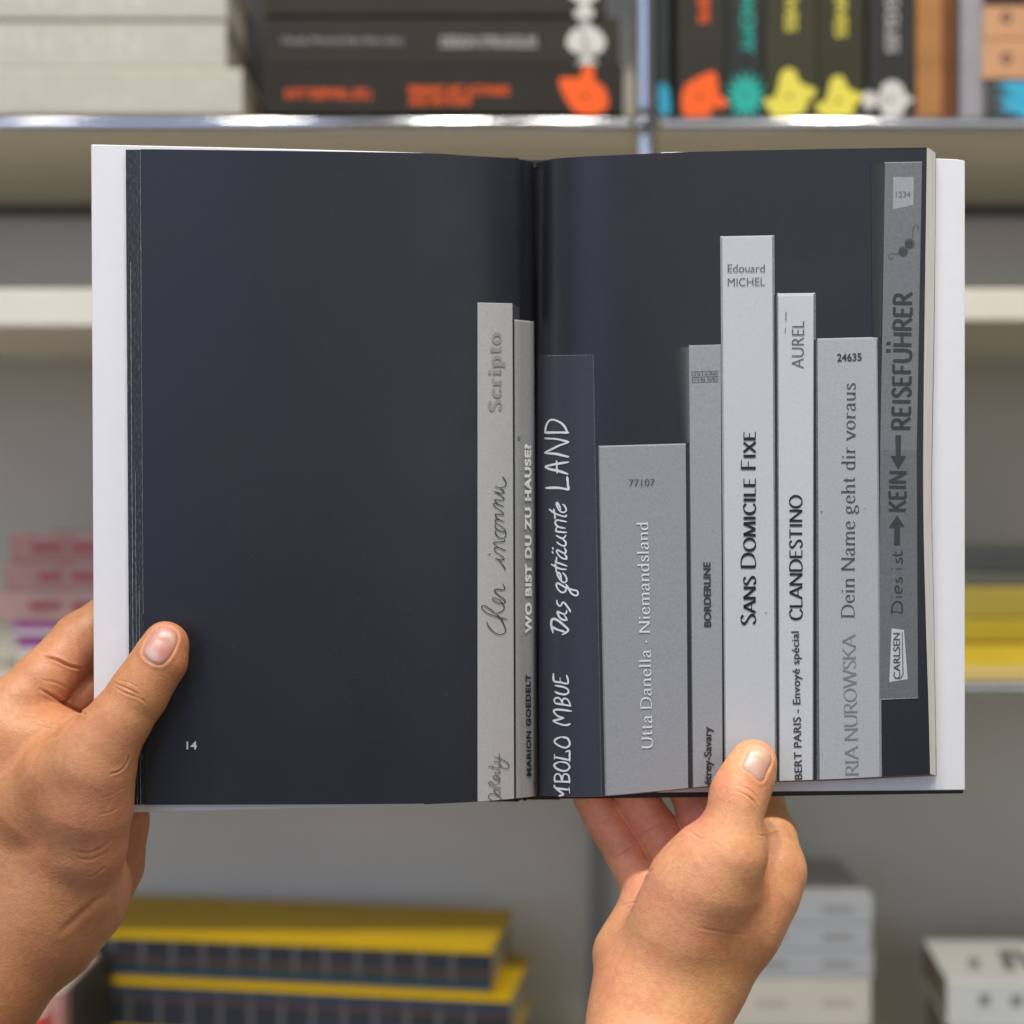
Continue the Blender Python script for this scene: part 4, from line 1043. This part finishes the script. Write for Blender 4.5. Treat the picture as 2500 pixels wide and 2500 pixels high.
def polygonise(f, lo, hi, h):
    lo = np.array(lo, float); n = np.ceil((np.array(hi) - lo)/h).astype(int) + 1
    B = 6; nb = np.ceil(n/B).astype(int); n = nb*B + 1
    # coarse pass finds the blocks the surface runs through
    cx = [lo[i] + (np.arange(nb[i]) + .5)*B*h for i in range(3)]
    C = np.stack(np.meshgrid(*cx, indexing='ij'), -1).reshape(-1, 3)
    dc = f(C)
    act = np.abs(dc) < B*h*1.0 + 1.5
    D = np.empty(tuple(n), np.float32)
    sign = np.where(dc > 0, 5.0, -5.0).reshape(nb)
    D[:] = 5.0
    full = np.repeat(np.repeat(np.repeat(sign, B, 0), B, 1), B, 2)
    D[:-1, :-1, :-1] = full
    idx = np.argwhere(act.reshape(nb))
    off = np.stack(np.meshgrid(*[np.arange(B + 1)]*3, indexing='ij'), -1).reshape(-1, 3)
    for s in range(0, len(idx), 1500):
        G = (idx[s:s+1500, None, :]*B + off[None]).reshape(-1, 3)
        D[G[:, 0], G[:, 1], G[:, 2]] = f(lo + G*h)
    # naive surface nets
    c = [D[i:n[0]-1+i, j:n[1]-1+j, k:n[2]-1+k] for i in (0, 1) for j in (0, 1) for k in (0, 1)]
    neg = sum((q < 0).astype(np.int8) for q in c)
    cell = (neg > 0) & (neg < 8)
    ids = np.argwhere(cell); N = len(ids)
    lut = -np.ones(cell.shape, np.int64); lut[cell] = np.arange(N)
    acc = np.zeros((N, 3)); cnt = np.zeros(N)
    corners = np.array([(i, j, k) for i in (0, 1) for j in (0, 1) for k in (0, 1)])
    val = np.stack([q[cell] for q in c], 1)
    for a in range(8):
        for b in range(a + 1, 8):
            if np.abs(corners[a] - corners[b]).sum() != 1: continue
            va, vb = val[:, a], val[:, b]; m = (va < 0) != (vb < 0)
            t = va[m]/(va[m] - vb[m])
            acc[m] += corners[a] + t[:, None]*(corners[b] - corners[a]); cnt[m] += 1
    V = lo + (ids + acc/cnt[:, None])*h
    F = []
    neg3 = D < 0
    for ax in range(3):
        sl0 = [slice(1, -1)]*3; sl1 = [slice(1, -1)]*3
        sl0[ax] = slice(0, -1); sl1[ax] = slice(1, None)
        A = neg3[tuple(sl0)]; Bm = neg3[tuple(sl1)]
        e = np.argwhere(A != Bm)
        base = e + np.array([0 if i == ax else 1 for i in range(3)])
        inside = A[tuple(e.T)]
        u, v = [(1, 2), (2, 0), (0, 1)][ax]
        du = np.zeros(3, int); du[u] = 1; dv = np.zeros(3, int); dv[v] = 1
        q = np.stack([lut[tuple((base - du - dv).T)], lut[tuple((base - dv).T)], lut[tuple(base.T)], lut[tuple((base - du).T)]], 1)
        ok = (q >= 0).all(1)
        q = q[ok]; ins = inside[ok]
        F.append(np.where(ins[:, None], q, q[:, ::-1]))
    return V, np.concatenate(F)

def subdivide(V, F):
    e = np.stack([F, np.roll(F, -1, 1)], -1).reshape(-1, 2); es = np.sort(e, 1)
    key = es[:, 0]*len(V) + es[:, 1]; u, first, inv = np.unique(key, return_index=True, return_inverse=True)
    mid = (V[es[first, 0]] + V[es[first, 1]])/2; cen = V[F].mean(1)
    n = len(V); E_ = (n + inv).reshape(-1, 4); C_ = n + len(mid) + np.arange(len(F))
    Q = np.concatenate([np.stack([F[:, k], E_[:, k], C_, E_[:, k-1]], 1) for k in range(4)])
    return np.concatenate([V, mid, cen]), Q
def normals(f, V, e=.35):
    g = np.stack([f(V + np.eye(3)[i]*e) - f(V - np.eye(3)[i]*e) for i in range(3)], 1)
    return g/(np.linalg.norm(g, axis=1, keepdims=True) + 1e-9)
def to_px(V):
    Y = V[:, 1]/1000.0; s = px_scale(Y)*1000.0
    return 1250 + V[:, 0]/s, 1250 - V[:, 2]/s
def seg_dist(px, py, line, closed=False):
    L = catmull(line, 6, closed); d = np.full(len(px), 1e9); tt = np.zeros(len(px))
    n = len(L) - 1
    for i in range(n):
        a, b = L[i], L[i+1]; ab = b - a
        t = np.clip(((px-a[0])*ab[0] + (py-a[1])*ab[1])/(ab @ ab + 1e-9), 0, 1)
        q = np.hypot(px - a[0] - t*ab[0], py - a[1] - t*ab[1])
        m = q < d; d[m] = q[m]; tt[m] = (i + t[m])/n
    return d, tt

def skin_material():
    m = bpy.data.materials.new('skin'); m.use_nodes = True; nt = m.node_tree; b = nt.nodes['Principled BSDF']
    at = nt.nodes.new('ShaderNodeAttribute'); at.attribute_name = 'skin_tone'
    t = nt.nodes.new('ShaderNodeTexCoord')
    n = nt.nodes.new('ShaderNodeTexNoise'); n.inputs['Scale'].default_value = 70; n.inputs['Detail'].default_value = 7; n.inputs['Roughness'].default_value = .65
    nt.links.new(t.outputs['Object'], n.inputs['Vector'])
    r = nt.nodes.new('ShaderNodeValToRGB'); r.color_ramp.elements[0].position = .32; r.color_ramp.elements[1].position = .68
    r.color_ramp.elements[0].color = (.94, .80, .815, 1); r.color_ramp.elements[1].color = (.99, 1.0, .95, 1)
    nt.links.new(n.outputs['Fac'], r.inputs[0])
    n4 = nt.nodes.new('ShaderNodeTexNoise'); n4.inputs['Scale'].default_value = 420; n4.inputs['Detail'].default_value = 3
    nt.links.new(t.outputs['Object'], n4.inputs['Vector'])
    r4 = nt.nodes.new('ShaderNodeValToRGB'); r4.color_ramp.elements[0].position = .3; r4.color_ramp.elements[1].position = .6
    r4.color_ramp.elements[0].color = (.90, .86, .84, 1); r4.color_ramp.elements[1].color = (1, 1, 1, 1)
    nt.links.new(n4.outputs['Fac'], r4.inputs[0])
    m0 = nt.nodes.new('ShaderNodeMix'); m0.data_type = 'RGBA'; m0.blend_type = 'MULTIPLY'; m0.inputs[0].default_value = 1
    nt.links.new(r.outputs[0], m0.inputs[6]); nt.links.new(r4.outputs[0], m0.inputs[7])
    mx = nt.nodes.new('ShaderNodeMix'); mx.data_type = 'RGBA'; mx.blend_type = 'MULTIPLY'; mx.inputs[0].default_value = 1
    nt.links.new(at.outputs['Color'], mx.inputs[6]); nt.links.new(m0.outputs[2], mx.inputs[7]); nt.links.new(mx.outputs[2], b.inputs['Base Color'])
    b.inputs['Roughness'].default_value = .46; b.inputs['Specular IOR Level'].default_value = .42
    b.inputs['Subsurface Weight'].default_value = .18
    b.inputs['Subsurface Radius'].default_value = (1.0, .35, .18); b.inputs['Subsurface Scale'].default_value = .0035
    v = nt.nodes.new('ShaderNodeTexVoronoi'); v.inputs['Scale'].default_value = 1150; v.feature = 'F1'
    n5 = nt.nodes.new('ShaderNodeTexNoise'); n5.inputs['Scale'].default_value = 520; n5.inputs['Detail'].default_value = 4
    nt.links.new(t.outputs['Object'], v.inputs['Vector']); nt.links.new(t.outputs['Object'], n5.inputs['Vector'])
    ad = nt.nodes.new('ShaderNodeMath'); ad.operation = 'ADD'
    nt.links.new(v.outputs['Distance'], ad.inputs[0]); nt.links.new(n5.outputs['Fac'], ad.inputs[1])
    bp = nt.nodes.new('ShaderNodeBump'); bp.inputs['Strength'].default_value = .21; bp.inputs['Distance'].default_value = .0004
    nt.links.new(ad.outputs[0], bp.inputs['Height']); nt.links.new(bp.outputs[0], b.inputs['Normal'])
    return m
M_skin = skin_material()
def nail_material():
    m = bpy.data.materials.new('nail'); m.use_nodes = True; nt = m.node_tree; b = nt.nodes['Principled BSDF']
    at = nt.nodes.new('ShaderNodeAttribute'); at.attribute_name = 'skin_tone'
    nt.links.new(at.outputs['Color'], b.inputs['Base Color'])
    b.inputs['Roughness'].default_value = .30; b.inputs['Specular IOR Level'].default_value = .5
    b.inputs['Subsurface Weight'].default_value = .15; b.inputs['Subsurface Radius'].default_value = (1, .4, .3); b.inputs['Subsurface Scale'].default_value = .002
    return m
M_nail = nail_material()
SKIN = np.array([.585, .300, .175])
WARM = np.array([1.33, 1.32, 1.27])

def build_hand(f, lo, hi, h, label, grooves, tones, nails, loc, warm=(1, 1, 1)):
    V, F = polygonise(f, lo, hi, h)
    V, F = subdivide(V, F)
    # a touch of relaxation, then refine
    N = normals(f, V)
    d = f(V); V = V - N*d[:, None]*.8
    px, py = to_px(V)
    front = N[:, 1] < .55
    disp = np.zeros(len(V))
    for (line, width, depth, ymax) in grooves:
        dd, tt = seg_dist(px, py, line)
        fall = np.clip(np.sin(np.pi*np.clip(tt, .03, .97)), 0, 1)**.6
        msk = front & (V[:, 1] < ymax)
        disp += np.where(msk, -depth*fall*np.exp(-(dd/width)**2) + .28*abs(depth)*fall*np.exp(-((dd - 2.1*width)/(width*1.2))**2), 0)
    for nl in nails:
        dd, tt = seg_dist(px, py, nl['outline'], closed=True)
        msk = front & (V[:, 1] < 4)
        disp += np.where(msk, -.26*np.exp(-(dd/2.6)**2) + .20*np.exp(-((dd - 7)/5.0)**2), 0)
    V = V + N*disp[:, None]
    col = np.tile(SKIN, (len(V), 1))
    for (cx, cy, R, c, a, ymax) in tones:
        w = a*np.exp(-(((px-cx)**2 + (py-cy)**2)/R**2))*(V[:, 1] < ymax)
        col = col*(1 - w[:, None]) + np.array(c)*w[:, None]
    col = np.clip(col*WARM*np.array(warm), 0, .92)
    root = empty('hand', label, 'hand', loc)
    me = bpy.data.meshes.new('skin'); L = np.array(loc)*1000
    me.from_pydata(((V - L)/1000).tolist(), [], F.tolist()); me.update()
    me.polygons.foreach_set('use_smooth', [True]*len(me.polygons))
    ca = me.attributes.new('skin_tone', 'FLOAT_COLOR', 'POINT')
    ca.data.foreach_set('color', np.concatenate([col, np.ones((len(V), 1))], 1).astype(np.float32).ravel())
    me.materials.append(M_skin)
    body = bpy.data.objects.new('skin', me); COL.objects.link(body); body.parent = root
    for nl in nails:
        def ray(qx, qy):
            # the point of the finger's own surface seen at that place
            Y = np.full(len(qx), -34.0)
            for _ in range(60):
                p = Pn(qx, qy, Y/1000)*1000
                Y = Y + np.minimum(np.maximum(f(p), -1)*.7, 2.0)
            return Pn(qx, qy, Y/1000)*1000
        def patch(outline, rings, lift, name, m, parent):
            o = catmull(outline, 6, closed=True)[:-1]; c = o.mean(0)
            pts = [c]; fr = [0]
            for k in range(1, rings + 1):
                t = k/rings; pts += list(c + (o - c)*t); fr += [t]*len(o)
            pts = np.array(pts); fr = np.array(fr)
            p = ray(pts[:, 0], pts[:, 1]); nn = normals(f, p)
            # smooth the slope of the plate and bring its rim down into the skin
            p = p + nn*(lift*(1 - fr**8) - .12*fr**8)[:, None]
            n = len(o); FF = [(0, 1+i, 1+(i+1) % n) for i in range(n)]
            for k in range(rings - 1):
                b0 = 1 + k*n
                FF += [(b0+i, b0+n+i, b0+n+(i+1) % n, b0+(i+1) % n) for i in range(n)]
            o_ = mesh_obj(name, (p - L)/1000, FF, m, parent, True)
            cc = np.tile(np.array(nl['base']), (len(pts), 1))
            for (cx, cy, R, c3, a) in nl['tones']:
                w_ = a*np.exp(-(((pts[:, 0]-cx)**2 + (pts[:, 1]-cy)**2)/R**2)**2); cc = cc*(1-w_[:, None]) + np.array(c3)*w_[:, None]
            at_ = o_.data.attributes.new('skin_tone', 'FLOAT_COLOR', 'POINT')
            at_.data.foreach_set('color', np.concatenate([cc, np.ones((len(pts), 1))], 1).astype(np.float32).ravel())
            return o_
        patch(nl['outline'], 14, .30, 'thumb_nail', M_nail, root)
    return root

# --- left hand: thumb on the page, fingers behind the cover
Lthumb = chain([(404, 1575, -9.5, 8.1), (389, 1614, -11, 9.05), (356, 1664, -12.2, 9.3), (334, 1700, -12.6, 9.75), (300, 1757, -13.5, 9.2), (262, 1815, -14, 10.4), (226, 1872, -13, 12.6), (200, 1960, -9, 14.2)], 3)
Lthen = chain([(226, 1880, -11, 13.2), (208, 1965, -8, 14.6), (196, 2060, -4, 15.0), (172, 2165, 1, 13.6), (120, 2230, 4, 16)], 6)
Lhypo = chain([(300, 1960, 25, 9.0), (284, 2010, 24, 10.6), (262, 2110, 22, 12.0), (214, 2205, 16, 12.6), (130, 2270, 8, 17)], 6)
Lpalm = chain([(-20, 1780, 10, 12.5), (20, 1900, 8, 19), (60, 2020, 8, 22), (70, 2150, 7, 23)], 6)
Lpalm2 = chain([(40, 1850, 22, 12), (110, 1960, 26, 16), (150, 2100, 20, 19), (90, 2200, 10, 21)], 6)
Lfore = chain([(78, 2160, 6, 22, .9), (48, 2232, 4, 24.0, .85), (-40, 2345, -2, 25.2, .85), (-120, 2440, -8, 27.2, .9), (-330, 2690, -24, 31), (-520, 2920, -40, 35)], 8)
Lweb = chain([(10, 1800, 4, 12), (80, 1818, 4, 11), (150, 1805, 3, 8.5), (205, 1778, 0, 5.5)], 5)
Lridge = chain([(275, 1765, -14.5, 8.6), (206, 1832, -13, 10), (140, 1892, -9, 12), (80, 1975, -4, 15)], 5)
Lweb2 = chain([(20, 1800, 6, 12), (120, 1790, 10, 9), (190, 1790, 12, 7)], 5)
Lidx = chain([(-14, 1776, 6, 12.6), (40, 1722, 10, 10.6), (104, 1662, 16, 10.5), (200, 1566, 26, 10.6), (300, 1490, 31, 9.6), (400, 1465, 24, 8.2), (470, 1470, 15.5, 7.2)], 2.5)
Lmid = chain([(50, 1830, 20, 11), (120, 1738, 25, 10.6), (190, 1694, 29, 10.6), (290, 1640, 34, 9.6), (400, 1610, 27, 8.4), (480, 1610, 16, 7.4)], 2.5)
Lring = chain([(80, 1910, 30, 11), (190, 1830, 38, 10), (310, 1770, 38, 9), (420, 1750, 27, 8), (480, 1745, 16, 7.2)], 2.5)
Lpin = chain([(130, 2000, 30, 10), (230, 1930, 36, 8.5), (330, 1890, 34, 7.4), (400, 1875, 24, 6.8), (445, 1868, 15.5, 6.2)], 2.5)
def f_left(p):
    d = smin(Lpalm(p), Lpalm2(p), 10)
    d = smin(d, Lfore(p), 12); d = smin(d, Lhypo(p), 9); d = smin(d, Lthen(p), 9)
    d = smin(d, Lweb(p), 7); d = smin(d, Lridge(p), 4); d = smin(d, Lweb2(p), 6)
    d = smin(d, Lthumb(p), 7)
    fi = smin(Lidx(p), Lmid(p), .9); fi = smin(fi, Lring(p), .9); fi = smin(fi, Lpin(p), .9)
    return smin(d, fi, 3.2)
RED = (.57, .21, .15); PALE = (.66, .38, .235); YEL = (.55, .30, .13); TAN = (.42, .185, .085); PINK = (.63, .275, .215)
grL = [([(104, 1603), (140, 1612), (170, 1626), (200, 1633)], 3.2, 1.1, 60), ([(98, 1683), (130, 1700), (165, 1722), (208, 1744)], 3.2, 1.0, 60),
       ([(278, 1668), (300, 1676), (325, 1688), (345, 1700)], 2.0, .5, 5), ([(280, 1678), (305, 1692), (340, 1704), (356, 1716)], 2.0, .36, 5), ([(288, 1660), (318, 1668), (344, 1682)], 1.8, .2, 5),
       ([(268, 1890), (292, 1882), (308, 1866), (316, 1846)], 2.2, .7, 6), ([(120, 1805), (150, 1790), (185, 1760), (205, 1750)], 5, .5, 40),
       ([(178, 2078), (215, 2082), (245, 2072), (275, 2050)], 3.0, .22, 20), ([(190, 2096), (225, 2098), (262, 2080)], 2.6, .2, 20), ([(205, 2140), (230, 2138), (262, 2112)], 2.6, .22, 20),
       ([(150, 2275), (190, 2240), (230, 2205), (262, 2180)], 8.0, .5, 40), ([(248, 1948), (275, 1940), (300, 1925)], 2.2, .1, 8), ([(235, 1990), (270, 1982), (300, 1965)], 2.6, .1, 8),
       ([(60, 1745), (90, 1750), (130, 1768), (170, 1770)], 2.5, .22, 30), ([(70, 1765), (110, 1775), (150, 1786)], 2.2, .2, 30),
       ([(100, 1660), (140, 1668), (180, 1690)], 3, .25, 60), ([(170, 1690), (178, 1712), (184, 1735)], 4, .3, 60)]
toL = [(400, 1530, 40, PINK, .5, 8), (430, 1640, 60, TAN, .25, 8), (360, 1720, 60, YEL, .3, 8), (330, 1640, 50, YEL, .2, 8), (180, 1690, 60, RED, .45, 60), (205, 1610, 45, RED, .4, 60), (120, 1620, 80, PALE, .25, 60),
       (90, 1840, 90, YEL, .35, 20), (100, 1950, 120, PALE, .3, 20), (250, 1850, 60, PALE, .3, 10), (180, 1990, 120, PINK, .4, 20), (20, 2000, 120, TAN, .35, 40), (180, 2240, 70, TAN, .3, 40), (60, 2420, 200, (.33, .155, .08), .75, 60), (-60, 2250, 200, (.36, .17, .09), .6, 60), (10, 1960, 110, (.40, .20, .11), .45, 30), (330, 2080, 80, RED, .3, 60), (40, 2280, 100, PALE, .25, 40)]
nailL = dict(outline=[(348, 1594), (360, 1611), (378, 1621), (398, 1621), (420, 1596), (434, 1562), (431, 1543), (415, 1532), (394, 1527), (375, 1540), (358, 1566)],
             base=(.55, .275, .225), tones=[(372, 1604, 21, (.60, .40, .36), .9), (412, 1600, 26, (.46, .175, .14), .8), (414, 1534, 26, (.62, .36, .29), .7), (428, 1560, 18, (.60, .36, .24), .6)])
root_l = build_hand(f_left, (-292, -84, -260), (-100, 64, -18), .8, 'left hand gripping the edge of the open book, thumb on the black page', grL, toL, [nailL], tuple(np.array(mm(48, 2232, 4))/1000), warm=(.78, .73, .62))  # skin darkened: weaker light on the left hand put into its colour

# --- right hand: thumb over the foot of the page, fingers fanned behind
Rthumb = chain([(1838, 1864, -8.6, 8.3), (1824, 1900, -10.4, 8.9), (1804, 1940, -12.4, 9.5), (1797, 1975, -13.8, 9.0), (1790, 2020, -15, 9.0), (1780, 2075, -15, 11.2), (1750, 2150, -12, 14)], 3)
Rthen = chain([(1775, 2085, -13, 11.6), (1742, 2110, -12, 14), (1698, 2170, -9, 15.6), (1672, 2260, -5, 17.6), (1640, 2360, 0, 18)], 7)
Rdors = chain([(1893, 2122, 8, 9.9), (1862, 2168, 6, 12.5), (1800, 2250, 3, 15.0), (1718, 2350, 2, 17.5)], 7)
Rmid_ = chain([(1800, 2130, 12, 13), (1740, 2250, 12, 17), (1660, 2360, 8, 19)], 7)
Rheel = chain([(1600, 2190, 20, 11.0), (1586, 2250, 18, 11.6), (1548, 2335, 14, 13.4), (1572, 2420, 8, 18)], 7)
Rpalm = chain([(1690, 2150, 18, 12), (1660, 2240, 18, 15), (1620, 2340, 12, 17)], 7)
Rfore = chain([(1640, 2390, 4, 20.5, .86), (1608, 2450, 0, 22.0, .88), (1596, 2530, -6, 21.8, .9), (1575, 2700, -20, 24.5, .92), (1540, 2900, -38, 30)], 8)
Ridx = chain([(1893, 2120, 8, 9.9), (1878, 2040, 15, 9.6), (1853, 1962, 24, 9.0), (1800, 1880, 31, 8.4), (1745, 1835, 25, 7.4), (1715, 1815, 20.5, 6.8)], 2.5)
Rmid = chain([(1800, 2150, 14, 11), (1740, 2060, 22, 9.0), (1712, 1990, 27, 8.5), (1690, 1930, 31, 8.1), (1650, 1850, 29, 7.6), (1620, 1800, 22, 6.9)], 2.5)
Rring = chain([(1702, 2180, 18, 10.2), (1648, 2100, 24, 8.6), (1612, 2040, 28, 8.2), (1555, 1951, 31, 7.7), (1510, 1870, 28, 7.2), (1490, 1820, 21, 6.6)], 2.5)
Rpin = chain([(1598, 2205, 20, 10.2), (1546, 2118, 26, 7.2), (1524, 2080, 28, 7.25), (1496, 2036, 30, 6.75), (1470, 1996, 31, 6.85), (1444, 1951, 31, 6.2), (1410, 1880, 28, 6.0), (1400, 1850, 22, 5.6)], 2)
def f_right(p):
    d = smin(Rthen(p), Rdors(p), 10); d = smin(d, Rmid_(p), 10); d = smin(d, Rfore(p), 12)
    b = smin(Rheel(p), Rpalm(p), 8)
    d = smin(d, b, 5)
    d = smin(d, Rthumb(p), 7)
    fi = smin(Rpin(p), Rring(p), .8); fi = smin(fi, Rmid(p), .8)
    d = smin(d, fi, 2.2)
    return smin(d, Ridx(p), 4.5)
grR = [([(1440, 2020), (1465, 2008), (1490, 1996), (1510, 1992)], 2.6, .4, 60), ([(1490, 2098), (1515, 2082), (1540, 2066), (1552, 2060)], 2.6, .45, 60), ([(1485, 2090), (1510, 2072), (1540, 2056)], 1.8, .25, 60),
       ([(1522, 2176), (1545, 2150), (1575, 2132), (1592, 2124)], 2.6, .5, 60), ([(1515, 2216), (1535, 2206), (1556, 2204)], 2.4, .3, 60), ([(1490, 2262), (1520, 2240), (1545, 2222)], 2.4, .3, 60),
       ([(1455, 2320), (1490, 2290), (1530, 2262)], 2.4, .3, 60), ([(1450, 2400), (1470, 2370), (1500, 2340)], 2.4, .25, 60),
       ([(1800, 1917), (1826, 1926), (1846, 1944), (1856, 1962)], 2.0, .3, 5), ([(1790, 1930), (1815, 1938), (1838, 1955), (1850, 1972)], 1.8, .24, 5), ([(1820, 1938), (1840, 1956), (1852, 1980)], 1.8, .3, 5),
       ([(1680, 2028), (1695, 2038), (1712, 2048), (1724, 2046)], 2.6, .35, 10), ([(1852, 2040), (1870, 2040), (1890, 2034), (1902, 2032)], 2.2, .35, 40),
       ([(1700, 2264), (1745, 2272), (1790, 2280), (1828, 2284)], 3, .16, 30), 
       ([(1560, 2040), (1580, 2026), (1610, 2010)], 2.2, .28, 60)]
toR = [(1790, 1860, 35, YEL, .35, 8), (1800, 1845, 40, PALE, .6, 8), (1760, 1915, 40, (.60, .215, .155), .6, 8), (1850, 1915, 35, (.50, .20, .105), .5, 8), (1690, 1990, 50, (.60, .225, .18), .8, 60), (1460, 1990, 70, (.60, .235, .185), .75, 60), (1580, 2000, 70, (.60, .24, .185), .75, 60),
       (1530, 2080, 70, (.62, .27, .19), .5, 60), (1560, 2170, 60, PINK, .5, 60), (1700, 2160, 90, PALE, .3, 20), (1660, 2260, 90, PINK, .3, 20), (1900, 1990, 50, YEL, .4, 60), (1880, 2150, 80, (.46, .215, .095), .5, 60), (1800, 2330, 110, (.36, .15, .06), .65, 60), (1700, 2450, 120, YEL, .5, 60), (1480, 2380, 60, RED, .45, 60)]
nailR = dict(outline=[(1812, 1872), (1836, 1890), (1859, 1908), (1871, 1886), (1883, 1860), (1881, 1838), (1868, 1824), (1848, 1819), (1830, 1827), (1820, 1846)],
             base=(.66, .42, .29), tones=[(1866, 1882, 30, (.55, .28, .22), .8), (1832, 1876, 22, (.66, .43, .36), .8), (1850, 1832, 26, (.68, .46, .30), .8)])
root_r = build_hand(f_right, (15, -84, -262), (112, 62, -70), .8, 'right hand holding the foot of the open book, thumb on a pale printed spine', grR, toR, [nailR], tuple(np.array(mm(1620, 2430, 0))/1000), warm=(1.06, 1.06, .95))
